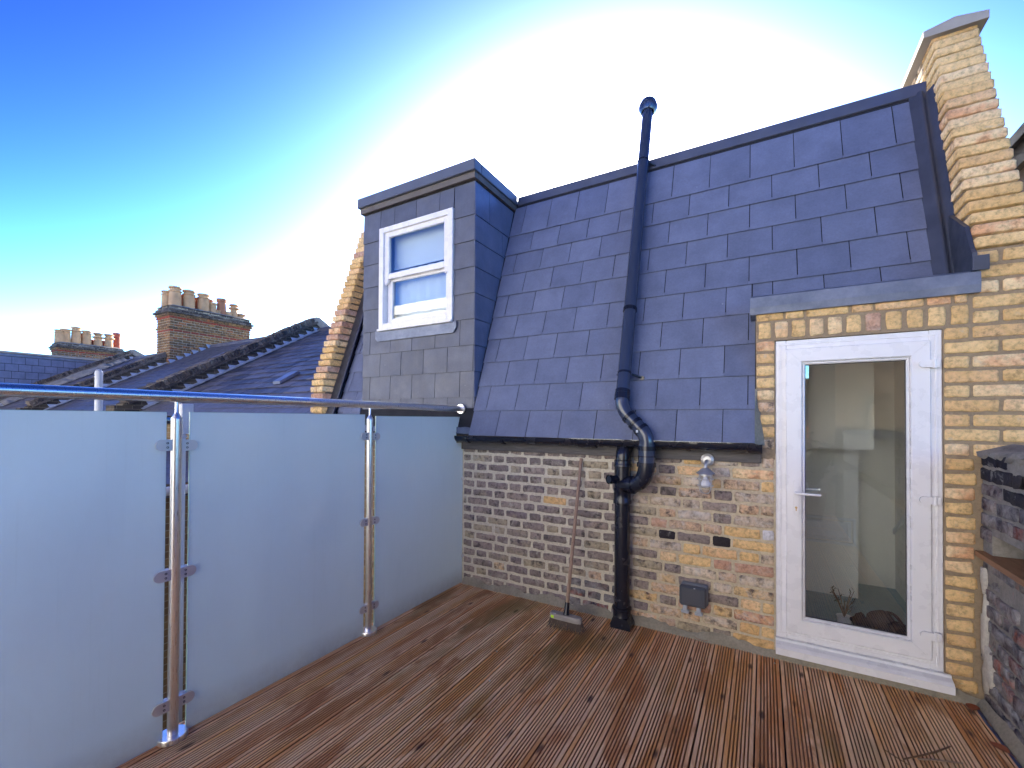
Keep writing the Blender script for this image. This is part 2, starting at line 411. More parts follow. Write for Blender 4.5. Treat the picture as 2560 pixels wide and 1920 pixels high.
# rough bricks: real dims L (x) x D (y, front at y=0 facing -Y) x H (z), origin at centre of the front face
def brick_mesh(L, H, D, rng, rough=.004, round_=.005):
    us = [0, .05, .3, .55, .8, .95, 1] if L > .15 else [0, .09, .5, .91, 1]
    vs = [0, .14, .86, 1]
    v = []; nu, nv = len(us), len(vs)
    for j, q in enumerate(vs):
        for i, p in enumerate(us):
            e = (i in (0, nu-1)) + (j in (0, nv-1))
            x = (p-.5)*L; z = (q-.5)*H; y = rng.uniform(-.0012, .0012)*(rough/.004)
            if e == 1: y += round_*.8
            if e == 2: y += round_*1.4
            if i in (0, nu-1): x -= math.copysign(abs(rng.gauss(0, rough*.7)) + (round_*.6 if e == 2 else 0), x)
            if j in (0, nv-1): z -= math.copysign(abs(rng.gauss(0, rough*.7)) + (round_*.6 if e == 2 else 0), z)
            v.append((x, y, z))
    f = [(j*nu+i, j*nu+i+1, (j+1)*nu+i+1, (j+1)*nu+i) for j in range(nv-1) for i in range(nu-1)]
    ring = [i for i in range(nu)] + [j*nu+nu-1 for j in range(1, nv)] + [(nv-1)*nu+i for i in range(nu-2, -1, -1)] + [j*nu for j in range(nv-2, 0, -1)]
    b = len(v); v += [(v[k][0], D, v[k][2]) for k in ring]; n = len(ring)
    f += [(ring[(k+1) % n], ring[k], b+k, b+(k+1) % n) for k in range(n)]
    f.append(tuple(b+k for k in range(n)))
    me = bpy.data.meshes.new('brick'); me.from_pydata(v, [], f)
    me.polygons.foreach_set('use_smooth', [True]*(len(f)-1)+[False]); me.update()
    return me
BV = {}
def brick(parent, c, L, H, mat, face='-Y', D=.09, name='brick', rough=.004, jit=.002, tilt=.006):
    kind = ('s' if L > .15 else 'h', mat.name, round(D, 2), rough)
    base = (.215 if L > .15 else .102)
    if kind not in BV:
        BV[kind] = []
        for _ in range(5):
            me = brick_mesh(base, .066, D, R, rough); me.materials.append(mat); BV[kind].append(me)
    o = bpy.data.objects.new(name, R.choice(BV[kind])); COL.objects.link(o)
    cx, cy, cz = c; j = R.uniform(-jit, jit)
    o.scale = (L/base, 1, H/.066)
    rz = {'-Y': 0, '+X': math.pi/2, '-X': -math.pi/2}[face]
    d = {'-Y': (0, j, 0), '+X': (j, 0, 0), '-X': (j, 0, 0)}[face]
    o.location = (cx+d[0], cy+d[1], cz+d[2]); o.rotation_euler = (R.gauss(0, tilt*.6), R.gauss(0, tilt), rz+R.gauss(0, tilt*.5))
    attach(o, parent); return o

# slates: shared thin boxes
SLV = {}
def slate(parent, p, ax, up, nrm, wd, ht, mat, th=.003, lift=.0155, name='slate'):
    """p: tail-left corner on the roof plane; ax along the course, up the slope, nrm outward"""
    key = (round(wd, 3), round(ht, 3), mat.name, round(lift, 3))
    if key not in SLV:
        m = MB(); b = lift; h = ht
        v = [(0, 0, b-th), (wd, 0, b-th), (wd, h, .001-th*.5), (0, h, .001-th*.5), (0, 0, b), (wd, 0, b), (wd, h, .002), (0, h, .002)]
        m.add(v, [(3, 2, 1, 0), (4, 5, 6, 7), (0, 1, 5, 4), (1, 2, 6, 5), (2, 3, 7, 6), (3, 0, 4, 7)])
        me = m.mesh('slate', mat); SLV[key] = me
    o = bpy.data.objects.new(name, SLV[key]); COL.objects.link(o)
    a = R.gauss(0, .0015)
    M = Matrix((ax, up, nrm)).transposed().to_4x4() @ Matrix.Rotation(a, 4, 'Z')
    M.translation = Vector(p)+nrm*R.uniform(0, .0012); o.matrix_basis = M
    attach(o, parent); return o
def slate_field(parent, rows, ax, up, nrm, mat, gap=.0055, lift=.0155, name='slate', lap=.035):
    """rows: list of (tail_point_fn(x), x0, x1, first joint, pitch, height)"""
    for (pt, x0, x1, j0, pw, h) in rows:
        k = math.floor((x0-j0)/pw); x = j0+k*pw
        while x < x1-.012:
            a, b = max(x, x0), min(x+pw, x1)
            if b-a > .012: slate(parent, pt(a+gap/2), ax, up, nrm, b-a-gap, h+lap, mat, lift=lift, name=name)
            x += pw

# ================================================================== SETTING
g = MB(); g.quad((-150, -150, -6.5), (150, -150, -6.5), (150, 200, -6.5), (-150, 200, -6.5))
tag(g.build('ground', M_GROUND), kind='structure')

# ---- deck: grooved boards on a dark sub-frame
sub = MB().box(-.09, 3.40, -5.2, -.004, -.30, -.034).build('deck', M_UNDER); tag(sub, kind='structure')
PW = .1238
def board_profile(wd):
    pts = [(.0, -.028), (.0, -.002), (.0025, 0.0)]
    n, gw, gp = 6, .0060, .0152
    x = (wd-(n-1)*gp-gw)/2
    for i in range(n):
        pts += [(x-.0006, 0.0), (x+.0010, -.0075), (x+gw-.0010, -.0075), (x+gw+.0006, 0.0)]
        x += gp
    pts += [(wd-.0025, 0.0), (wd, -.002), (wd, -.028)]
    return pts
BP = board_profile(PW-.006)
bmeshes = []
for (y0, y1) in ((-5.2, -.018), (-5.2, -.026), (-5.2, -.012)):
    m = MB(); n = len(BP); m.add([(x, y0, z) for x, z in BP]+[(x, y1, z) for x, z in BP],
        [(i, i+1, n+i+1, n+i) for i in range(n-1)]+[tuple(range(n, 2*n))[::-1], tuple(range(n))])
    bmeshes.append(m.mesh('deck_board', M_DECK))
for k in range(-20, 8):
    o = bpy.data.objects.new('deck_board', R.choice(bmeshes)); COL.objects.link(o)
    o.location = (2.386+PW*k+.003, 0, R.uniform(-.0012, .0006)); o.rotation_euler.z = R.gauss(0, .0006)-.008*0; attach(o, sub)
m = MB(); wl = 3.415-3.379
m.box(3.379, 3.413, -5.2, -.02, -.028, -.001).build('deck_edging', M_DECK, sub)

# ---- lower brick wall (old stocks, lime pointed) from the balustrade to the door
lw = thing('brick_wall', (1.2, .05, 0), 'low old brick wall of dark and mixed stock bricks under the gutter, behind the broom', 'wall')
CP = .0784; ZT = 1.197
mort = MB()
nx, nz = 90, 44
def wallgrid(x0, x1, z0, z1, y, nx, nz, amp):
    m = MB(); v = []
    for j in range(nz+1):
        for i in range(nx+1): v.append((x0+(x1-x0)*i/nx, y+R.uniform(-amp, amp), z0+(z1-z0)*j/nz))
    m.cur = True
    m.add(v, [(j*(nx+1)+i, j*(nx+1)+i+1, (j+1)*(nx+1)+i+1, (j+1)*(nx+1)+i) for j in range(nz) for i in range(nx)]); m.cur = False
    return m
wallgrid(-.02, 1.62, -.03, 1.26, .0055, 110, 80, .0012).build('mortar', M_MLEFT, lw)
wallgrid(1.62, 2.492, -.03, 1.26, .0065, 60, 80, .0012).build('mortar', M_MMIX, lw)
MB().box(-.02, 2.492, .012, .10, -.05, 1.30).build('backing', M_MMIX, lw)
PAIR = .3555; white = False
for r in range(-1, 16):
    zc = ZT - CP*r - CP/2
    off = .109 if r % 2 == 0 else -.080
    x = off - 2*PAIR + R.uniform(-.008, .008); st = True
    while x < 2.49:
        L = (.2275 if st else .128)
        a, b = max(x, .004), min(x+L, 2.487)
        if 2.487-b < .05: b = 2.487
        if b-a > .035:
            cx = (a+b)/2; t = cx + R.uniform(-.18, .18)
            rr = R.random()
            if t < 1.62:
                mat = M_BDARK if rr < .965 else (M_BMIX if rr < .99 else M_BYEL)
                jn, hh, rg, yy = .0185, .0605, .0055, .0
            else:
                pd = max(.06, .42-(t-1.62)*.42); py = .12+max(0, t-1.75)*.75
                if rr < pd: mat = M_BDARK
                elif rr < pd+.10 and 1.78 < cx < 2.3 and zc > .5: mat = M_BBLACK
                elif rr > .965: mat = M_BPINK
                elif R.random() < py: mat = M_BYEL
                else: mat = M_BPALE if R.random() < .5 else M_BMIX
                jn, hh, rg, yy = .0125, .0655, .005, .0
            if r in (5, 6) and b > 2.48 and b-a < .16 and not white: mat = M_BWHITE; white = True
            if zc < .22 and 1.0 < cx < 1.55: mat = M_BOLD
            if r == 15: hh = min(hh, .05)
            brick(lw, (cx, yy, zc), b-a-jn*(.6 if b > 2.48 else 1), hh*R.uniform(.95, 1.06), mat, rough=rg)
        x += L; st = not st
        if R.random() < .06 and cx > 1.7: st = R.random() < .5
# cement fillet at the foot of the wall
def fillet(pts_fn, n, name, mat, parent=None):
    m = MB(); v = []
    for i in range(n+1):
        t = i/n; p, nrm = pts_fn(t)
        h = .052+.018*math.sin(t*23)+R.uniform(-.008, .008); d = .030+R.uniform(-.006, .008)
        for (a, b) in ((.0, h), (.35, h*.75), (.8, h*.28), (1, -.03)):
            q = Vector(p)+Vector(nrm)*(d*a); v.append((q.x, q.y, b+R.uniform(-.002, .002)))
    m.cur = True; m.add(v, [(i*4+k, i*4+k+1, (i+1)*4+k+1, (i+1)*4+k) for i in range(n) for k in range(3)]); m.cur = False
    o = m.build(name, mat, parent); fixn(o.data); return o
fillet(lambda t: ((1.56+t*(3.43-1.56), -.001, 0), (0, -1, 0)), 60, 'cement_fillet', M_CEM, lw)
m = fillet(lambda t: ((.02+t*1.45, -.001, -.03), (0, -1, 0)), 50, 'cement_fillet', M_CEM, lw)
# hidden run of the wall on the far side of the frosted glass
MB().box(-2.1, -.021, .0, .10, -6.5, 1.30).build('lower_wall', M_BTEX, lw)
MB().box(-.09, 3.42, .0, .10, -6.5, -.36).build('lower_wall', M_BTEX, lw)

# ---- yellow brick wall around the door
yw = thing('door_wall', (2.9, .05, 0), 'new yellow stock brick wall around the white glazed door', 'wall')
mm_ = MB()
mm_.box(2.381, 2.489, .006, .10, 1.26, 2.21); mm_.box(2.489, 3.288, .006, .10, 2.03, 2.21); mm_.box(3.288, 3.652, .006, .22, -.03, 2.32); mm_.box(3.412, 3.652, .0061, .22, 2.3201, 2.44)
mm_.box(2.381, 2.396, .10, .25, 1.4, 2.21)
mm_.build('mortar', M_MYEL, yw)
YP = .0798; YJ = 1.9575
for k in range(-6, 25):
    z1 = YJ - YP*k; zc = z1 - YP/2
    if zc > 2.44 or zc < .06: continue
    hh = .0675
    if zc < 1.33:                                       # only the strip between frame and low wall
        e = 3.292+R.choice([.112, .128, .12])
        brick(yw, ((3.292+e)/2, 0, zc), e-3.292, hh, M_BYEL, rough=.0045)
    else:
        x = 3.292; st = k % 2 == 0
        if zc > 2.03: x = 3.407
        seq = ([.215, .14] if st else [.102, .22, .05]) if x < 3.3 else ([.102, .13] if st else [.215])
        for L in seq:
            b = min(x+L, 3.65)
            if b-x > .03: brick(yw, ((x+b)/2, 0, zc), b-x, hh, M_BYEL if R.random() < .965 else M_BPINK)
            x = b+.012
    if 1.30 < zc < 2.03:                                # narrow pier between roof slope and frame
        brick(yw, (2.4365, 0, zc), .103, hh, M_BYEL if R.random() < .85 else M_BMIX)
xs = 2.386; nS = 11; pS = (3.402-2.386)/nS
for i in range(nS):
    o = brick(yw, (xs+pS*(i+.5), 0, 2.098), .108, .0755, [M_BYEL, M_BYEL, M_BPINK if i in (6,) else M_BYEL][i % 3 if i not in (6,) else 2], name='soldier_brick')
    o.rotation_euler.y += math.pi/2
x = 2.386
for L in (.15, .10, .215, .102, .215, .102, .05):
    b = min(x+L, 3.40); brick(yw, ((x+b)/2, 0, 2.187), b-x, .050, M_BYEL); x = b+.011
    if x > 3.38: break

# ---- mansard roof
TL = rad(71.0077); CT, ST = math.cos(TL), math.sin(TL)
AX = Vector((1, 0, 0)); UP = Vector((0, CT, ST)); NM = Vector((0, -ST, CT))
O0 = Vector((0, .5876, 3.3871)); GA = .23852; SWD = .29265; XJ = 1.7501
def on_roof(x, s, lift=0.0): return Vector((x, O0.y, O0.z)) + UP*s + NM*lift        # s measured up the slope from the tail of the top course
mr = thing('mansard_roof', (1.7, .2, 1.38), 'steep blue grey slate roof slope behind the black soil pipe', 'roof')
u = MB()
def roofsheet(m, x0, x1, s0, s1, t=.03):
    a, b, c_, d = on_roof(x0, s0), on_roof(x1, s0), on_roof(x1, s1), on_roof(x0, s1)
    m.add([a, b, c_, d, a-NM*t, b-NM*t, c_-NM*t, d-NM*t], [(0, 1, 2, 3), (7, 6, 5, 4), (0, 4, 5, 1), (1, 5, 6, 2), (2, 6, 7, 3), (3, 7, 4, 0)])
s_of_z = lambda z: (z-O0.z)/ST
sB = s_of_z(1.375); sT = s_of_z(3.80)
roofsheet(u, -1.95, 2.381, sB, sT); roofsheet(u, 2.381, 3.40, s_of_z(2.28), sT)
u.build('underlay', M_UNDER, mr)
rows = []
sDoor = s_of_z(2.315)
for r in range(0, 10):
    s0 = -GA*r; h = GA if r else GA*1.42; j0 = XJ if r % 2 == 0 else XJ+SWD/2
    if r == 9: s0 = sB-.012; h = -GA*8 - s0
    if s0 > sDoor: segs = [(.152, 3.309, s0)]
    elif s0+GA > sDoor+.02: segs = [(.152, 2.355, s0), (2.357, 3.309, sDoor)]
    else: segs = [(.152, 2.379, s0)]
    segs += [(-1.70, -1.335, s0)]
    for (x0, x1, sa) in segs:
        rows.append((lambda x, sa=sa: on_roof(x, sa), x0, x1, j0, SWD, h+s0-sa))
slate_field(mr, rows, AX, UP, NM, M_SLATE)
# capping at the top of the slope
fc = MB(); Y0, Y1 = .705, 1.1
fc.bbox(.1775, 3.40, Y0, Y1, 3.765, 3.856, .006)
fc.build('lead_capping', M_LEADD, mr)
MB().box(.16, 3.40, .728, .80, 3.69, 3.765).build('soffit_board', M_SOFF, mr)
# lead abutments either side
def leadstrip(parent, x0, x1, xr, s0, s1, mat=M_LEADD):
    n = 14; v = []; m = MB()
    xs_ = [(x0, .006), (x0+.002, .012), (xr-.018, .014), (xr-.009, .030), (xr+.004, .036), (xr+.016, .028), (xr+.022, .014), (x1-.02, .018), (x1, .06)] if x1 > x0 else None
    for i in range(n+1):
        s_ = s0+(s1-s0)*i/n
        for (xx, l) in xs_: v.append(on_roof(xx, s_, l+R.uniform(-.0015, .0015)))
    k = len(xs_); m.cur = True
    m.add(v, [(i*k+j, i*k+j+1, (i+1)*k+j+1, (i+1)*k+j) for i in range(n) for j in range(k-1)]); m.cur = False
    return m.build('lead_flashing', mat, parent, sharp=False)
leadstrip(mr, 3.305, 3.424, 3.362, sDoor-.01, s_of_z(3.775))
leadstrip(mr, -1.895, -1.69, -1.745, sB, s_of_z(3.7))
# lead dressed over the head of the door opening
lh = MB(); lh.add([(2.349, -.022, 2.207), (3.432, -.022, 2.207), (3.432, -.028, 2.25), (2.349, -.028, 2.25), (2.349, -.024, 2.318), (3.432, -.024, 2.318), (3.432, .0, 2.332), (2.349, .0, 2.332), (2.349, .30, 2.34), (3.432, .30, 2.34), (2.349, .30, 2.2), (3.432, .30, 2.2)],
    [(0, 1, 2, 3), (3, 2, 5, 4), (4, 5, 6, 7), (7, 6, 9, 8), (1, 0, 10, 11), (0, 3, 4, 7, 8, 10), (1, 11, 9, 6, 5, 2)])
lh.build('lead_hood', M_LEAD, mr)
lf = MB(); lf.prism([(-.030, 2.322), (.27, 2.342), (.31, 2.76), (.075, 2.60), (.0, 2.45), (-.030, 2.42)], 0, 3.397, 3.417)
lf.bbox(3.3965, 3.462, -.036, -.027, 2.322, 2.402, .002)
o = lf.build('lead_flashing', M_LEADD, mr); fixn(o.data)
# cement flaunching where slates meet the pier
fl = MB(); pts = []
for i in range(13):
    z = 1.36+i*.03; a = on_roof(2.376, s_of_z(z), .014); b = Vector((2.43-.045*(i/12)+R.uniform(-.006, .006), -.004, z-.01)); pts.append((a, b))
fl.cur = True
fl.add([p for ab in pts for p in ab], [(2*i, 2*i+1, 2*i+3, 2*i+2) for i in range(12)]); fl.cur = False
fl.build('cement_fillet', M_CEM, mr)

# ---- flat roof over the loft rooms, with an unseen rooflight added to light the stair
fr = thing('flat_roof', (1, 4, 3.75), 'flat roof deck behind the grey capping above the slates', 'roof')
q = MB()
q.box(-2.0, 2.36, .80, 7.0, 3.70, 3.80); q.box(3.34, 3.42, .80, 7.0, 3.70, 3.80); q.box(2.36, 3.34, .80, .92, 3.70, 3.80); q.box(2.36, 3.34, 2.55, 7.0, 3.70, 3.80)
q.build('roof_deck', M_LEADD, fr)
MB().box(2.34, 3.36, .90, 2.57, 3.82, 3.83).build('added_rooflight_pane', M_GLASS, fr)
# ---- loft and stair rooms behind door and dormer
ir = MB()
def room(m, x0, x1, y0, y1, z0, z1):
    m.box(x0-.06, x0, y0, y1, z0, z1); m.box(x1, x1+.06, y0, y1, z0, z1); m.box(x0-.06, x1+.06, y1, y1+.06, z0, z1)
for (xa, xb) in ((2.24, 2.30), (3.36, 3.42)):
    ir.prism([(.115, 0.0), (2.6, 0.0), (2.6, 3.69), (.80, 3.69), (.165, 1.9), (.115, 1.75)], 0, xa, xb)
ir.box(2.24, 3.42, 2.6, 2.66, 0.0, 3.69)
ir.box(2.301, 3.06, 1.0, 1.06, .10, 3.68); ir.box(3.0601, 3.36, 1.40, 1.46, .10, 3.68); ir.box(3.055, 3.06, 1.0601, 1.40, .1, 3.68)
ir.box(2.301, 3.13, .82, .999, 1.30, 3.60)
io = tag(ir.build('interior_walls', M_PLAST), kind='structure')
MB().box(2.25, 3.42, .115, 2.6, .02, .135).build('interior_floor', M_CARPET, io)
sc_ = MB(); sc_.add([(2.30, .285, 2.30), (3.36, .285, 2.30), (3.36, .775, 3.69), (2.30, .775, 3.69)], [(0, 1, 2, 3)]); sc_.build('bounce_ceiling', M_PLAST, io)  # white lining added under the slope to bounce light into the room
hp = MB(); x0, x1, z0, z1 = 2.58, 3.045, .54, .75
for (d, b) in ((.0, .02), (.03, .012)):
    y = .998
    hp.box(x0+d, x1-d, y-b, y, z1-d-.018, z1-d); hp.box(x0+d, x1-d, y-b, y, z0+d, z0+d+.018)
    hp.box(x0+d, x0+d+.018, y-b, y, z0+d+.018, z1-d-.018); hp.box(x1-d-.018, x1-d, y-b, y, z0+d+.018, z1-d-.018)
hp.box(x0+.05, x1-.05, .992, .998, .652, .70); hp.box(x0+.05, x1-.05, .992, .998, .59, .648)
hp.build('wall_panel', M_PLASTW, io)
st = MB(); st.prism([(.30, 1.20), (1.9, .30), (1.9, .34), (.30, 1.24)], 0, 3.345, 3.359); st.build('stair_string', M_PLASTW, io)
dr = MB(); room(dr, -1.20, .04, .10, 3.0, 2.2, 3.69); dr.box(-1.20, .04, .10, 3.0, 2.10, 2.2)
tag(dr.build('loft_room_walls', M_PLASTW), kind='structure')

# ---- dormer
DX0, DX1, DY = -1.325, .1415, -.027
dm = thing('dormer', (-.6, .3, 1.54), 'slate clad box dormer with a white sash window beside the roof slope', 'dormer')
bx = MB()
WX0, WX1, WZ0, WZ1 = -1.066, -.099, 2.445, 3.503
yb = DY+.012
for (a, b, c_, d) in ((DX0, WX0, 1.53, 3.80), (WX1, DX1, 1.53, 3.80), (WX0, WX1, 1.53, WZ0), (WX0, WX1, WZ1, 3.80)):
    bx.box(a+.001, b-.001 if b == WX0 else b-.006, yb, yb+.05, c_, d)
bx.box(DX1-.05, DX1-.006, yb+.05, 1.2, 1.6, 3.80); bx.box(DX0+.006, DX0+.05, yb+.05, 1.2, 1.6, 3.80)
bx.build('carcass', M_UNDER, dm)
zr = [3.393, 3.154, 2.912, 2.672, 2.433, 2.193, 1.953, 1.715, 1.535]
fN = Vector((0, -1, 0)); rX = Vector((1, 0, 0)); zU = Vector((0, 0, 1)); P0 = yb
rows = []
tops = [3.70] + zr[:-1]
for i, (z, zt) in enumerate(zip(zr, tops)):
    j0 = -.914 if i % 2 == 1 else -1.062
    if i == 0: j0 = -.868
    h = zt-z; segs = [(DX0, DX1)]
    f = lambda x, z=z: Vector((x, P0, z))
    if zt <= WZ0+.002 or z >= WZ1: segs2 = [(DX0, DX1, z, h)]
    elif z < WZ0 < zt: segs2 = [(DX0, WX0-.002, z, h), (WX1+.002, DX1, z, h), (WX0, WX1, z, WZ0-z-.03)]
    elif z < WZ1 < zt: segs2 = [(DX0, WX0-.002, z, h), (WX1+.002, DX1, z, h), (WX0, WX1, WZ1+.001, zt-WZ1-.001)]
    else: segs2 = [(DX0, WX0-.002, z, h), (WX1+.002, DX1, z, h)]
    for (a, b, zz, hh) in segs2:
        # the end slates next to the corner are wide double ones, as built
        rows.append((lambda x, zz=zz: Vector((x, P0, zz)), a, b, j0 if a in (DX0, WX0) and (b == DX1 or a == WX0) else a-.01, .2975 if a in (DX0, WX0) and (b == DX1 or a == WX0) else 2.0, hh))
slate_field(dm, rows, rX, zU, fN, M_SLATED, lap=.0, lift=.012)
# cheek (faces +X) with courses cut to the roof slope
for i, (z, zt) in enumerate(zip(zr, tops)):
    yA = yb-.004; 
    yend = lambda zz: O0.y+(zz-O0.z)*CT/ST - .004
    a, b = yend(z), yend(zt)
    if b < yA+.01: continue
    cuts = [yA] + ([.22] if i == 0 else ([.46] if i in (1,) else [])) + [None]
    for ci in range(len(cuts)-1):
        y0 = cuts[ci]+(.002 if ci else 0)
        p = [(y0, z), (max(a, y0+.002), z), (max(b, y0+.004), zt-.003), (y0, zt-.003)] if cuts[ci+1] is None else [(y0, z), (cuts[ci+1]-.002, z), (cuts[ci+1]-.002, zt-.003), (y0, zt-.003)]
        m = MB(); xo = DX1+.004; xi = DX1-.002
        n = len(p); v = [(xo if k in (0, 1) else xo-.007, yy, zz) for k, (yy, zz) in enumerate(p)] + [(xi-.006, yy, zz) for yy, zz in p]
        m.add(v, [tuple(range(n)), tuple(range(n, 2*n))[::-1]]+[(k, n+k, n+(k+1) % n, (k+1) % n) for k in range(n)])
        m.build('slate', M_SLATE, dm)
df = MB(); df.bbox(DX0-.035, DX1+.035, -.083, .03, 3.77, 3.872, .006); df.build('fascia', M_FASC, dm)
df = MB(); df.bbox(DX1-.03, DX1+.035, .031, .705, 3.77, 3.871, .006); df.build('fascia', M_FASC, dm)
df = MB(); df.bbox(DX0-.035, DX0+.03, .031, 1.2, 3.77, 3.871, .006); df.build('fascia', M_FASC, dm)
MB().box(DX0-.015, DX1+.018, -.055, .0, 3.712, 3.768).build('soffit_board', M_SOFF, dm)
MB().box(DX1-.02, DX1+.02, .001, .72, 3.712, 3.768).build('soffit_board', M_SOFF, dm)
MB().box(DX0-.03, DX1, -.05, 1.2, 3.79, 3.85).build('roof_board', M_LEADD, dm)
ap = MB(); ap.prism([(-1.118, 2.43), (-.056, 2.43), (-.054, 2.37), (-.088, 2.322), (-1.085, 2.318), (-1.116, 2.35)], 1, DY-.013, DY-.0065); ap.build('lead_apron', M_LEAD, dm)
lc = MB(); n_ = 24; vv = []
for i in range(n_+1):
    x_ = -1.40+(.168+1.40)*i/n_
    vv += [(x_, -.040, 1.548), (x_, -.046+R.uniform(-.002, .002), 1.50), (x_, -.088+R.uniform(-.003, .003), 1.43), (x_, -.112+R.uniform(-.003, .003), 1.382+R.uniform(-.003, .003))]
lc.cur = True; lc.add(vv, [(i*4+j, i*4+j+1, (i+1)*4+j+1, (i+1)*4+j) for i in range(n_) for j in range(3)]); lc.cur = False
o = lc.build('lead_flashing', M_LEAD, dm, sharp=False); fixn(o.data)
# sash window
def frame_mb(x0, x1, y0, y1, z0, z1, wl, wr=None, wt=None, wb=None, b=.004):
    wr = wr or wl; wt = wt or wl; wb = wb or wl; m = MB()
    m.bbox(x0, x0+wl, y0, y1, z0, z1, b); m.bbox(x1-wr, x1, y0, y1, z0, z1, b)
    m.bbox(x0+wl-.0005, x1-wr+.0005, y0+.0012, y1-.001, z1-wt, z1-.0005, b); m.bbox(x0+wl-.0005, x1-wr+.0005, y0+.0012, y1-.001, z0+.0005, z0+wb, b)
    return m
wn = frame_mb(WX0, WX1, DY-.020, DY+.10, WZ0, WZ1, .062, .062, .055, .055).build('window', M_UPVC, dm)
frame_mb(-1.006, -.160, DY+.004, DY+.034, 2.962, 3.452, .060, .060, .052, .058).build('upper_sash', M_UPVC, wn)
frame_mb(-1.000, -.163, DY+.044, DY+.078, 2.492, 2.995, .068, .060, .055, .062).build('lower_sash', M_UPVC, wn)
for xh in (-1.004, -.212):
    h = MB(); h.prism([(xh, 2.962), (xh+.05, 2.962), (xh+.046, 2.94), (xh+.036, 2.925), (xh+.012, 2.905), (xh+.004, 2.905)], 1, DY+.006, DY+.032); h.build('sash_horn', M_UPVC, wn)
MB().box(-.946, -.220, DY+.019, DY+.023, 3.02, 3.40).build('pane', M_GLASS, wn)
MB().box(-.932, -.223, DY+.060, DY+.064, 2.554, 2.94).build('pane', M_GLASS, wn)
MB().bbox(WX0-.004, WX1+.004, DY-.040, DY-.004, WZ0-.024, WZ0-.001, .004).build('sill', M_UPVC, wn)
bl = MB(); bl.box(-1.0, -.17, DY+.14, DY+.146, 3.12, 3.48); bl.box(-1.0, -.17, DY+.135, DY+.15, 3.10, 3.118)
nc = MB(); n_ = 30; vv = []
for i in range(n_+1):
    x_ = -.99+.80*i/n_; vv += [(x_, DY+.150+.006*math.sin(i*1.3), 2.46), (x_, DY+.150+.006*math.sin(i*1.3), 3.09)]
nc.cur = True; nc.add(vv, [(2*i, 2*i+2, 2*i+3, 2*i+1) for i in range(n_)]); nc.cur = False
tag(nc.build('fill_curtain', M_BLIND), 'pale curtain added behind the lower sash to lighten the pane', 'curtain')  # added to make the lower pane paler
tag(bl.build('window_blind', M_BLIND), 'white blind half lowered behind the upper sash of the dormer window', 'blind')

# ---- left-hand brick parapet raking beside the dormer
def parapet_course_y(z): return .635-(3.975-z)*.344
lp = thing('raking_parapet', (-2.0, .3, 0), 'pale yellow brick parapet stepping up the roof slope behind the dormer', 'wall')
core = MB(); core.prism([(3.0, -.5), (-.06, -.5), (-.06, 1.87), (parapet_course_y(3.9)+.03, 3.9), (3.0, 3.9)], 0, -2.10, -1.90); core.build('mortar', M_MYEL, lp)
# prism axis 0 expects (y,z) pairs
z = 1.25; k = 0
while z < 3.92:
    zc = z+.0395; y = parapet_course_y(zc)-.012 if zc > 1.87 else parapet_course_y(1.87)-.012+ (0.0)
    if k % 2 == 0 or zc > 1.9:
        brick(lp, (-1.998, y, zc), .218, .066, M_BYEL if R.random() < .86 else M_BPINK, D=.22, jit=.008)
    else:
        brick(lp, (-2.052, y, zc), .106, .066, M_BYEL, D=.15, jit=.006); brick(lp, (-1.940, y, zc), .102, .066, M_BYEL if R.random() < .6 else M_BPINK, D=.15, jit=.006)
    z += .079; k += 1
# ---- right-hand raking parapet
def rp_y(z): return (z-2.44)*.4235
rp = thing('raking_parapet', (3.53, .8, 2.44), 'tall yellow brick parapet with stone coping rising above the door', 'wall')
core = MB(); core.prism([(3.4, 2.44), (.04, 2.44), (rp_y(4.12)+.04, 4.12), (3.4, 4.12)], 0, 3.432, 3.642); core.build('mortar', M_MYEL, rp)
z = 2.444; k = 0
while z < 4.10:
    zc = z+.0393; y = rp_y(zc)-.012
    brick(rp, (3.535, y, zc), .232, .0605, M_BYEL if R.random() < .955 else M_BPINK, D=.21, jit=.006, tilt=.004)
    # return face of the same wall, seen behind the arris
    yy = y+.225+(.0 if k % 2 else -.10)
    for L in ((.102, .215, .102, .215) if k % 2 else (.215, .102, .215)):
        if yy < y+.20: yy = y+.012+.21
        brick(rp, (3.424, yy+L/2, zc), L, .0665, M_BYEL if R.random() < .8 else M_BMIX, face='-X', rough=.006, D=.05)
        yy += L+.012
    z += .0786; k += 1
cp = MB(); cp.add([(3.372, .66, 4.125), (3.692, .66, 4.125), (3.692, .66, 4.175), (3.53, .66, 4.203), (3.372, .66, 4.168), (3.372, 4.0, 4.125), (3.692, 4.0, 4.125), (3.692, 4.0, 4.175), (3.53, 4.0, 4.203), (3.372, 4.0, 4.168)],
       [(0, 1, 2, 3, 4), (9, 8, 7, 6, 5), (0, 5, 6, 1), (1, 6, 7, 2), (2, 7, 8, 3), (3, 8, 9, 4), (4, 9, 5, 0)])
cp.build('coping_stone', M_STONE, rp)

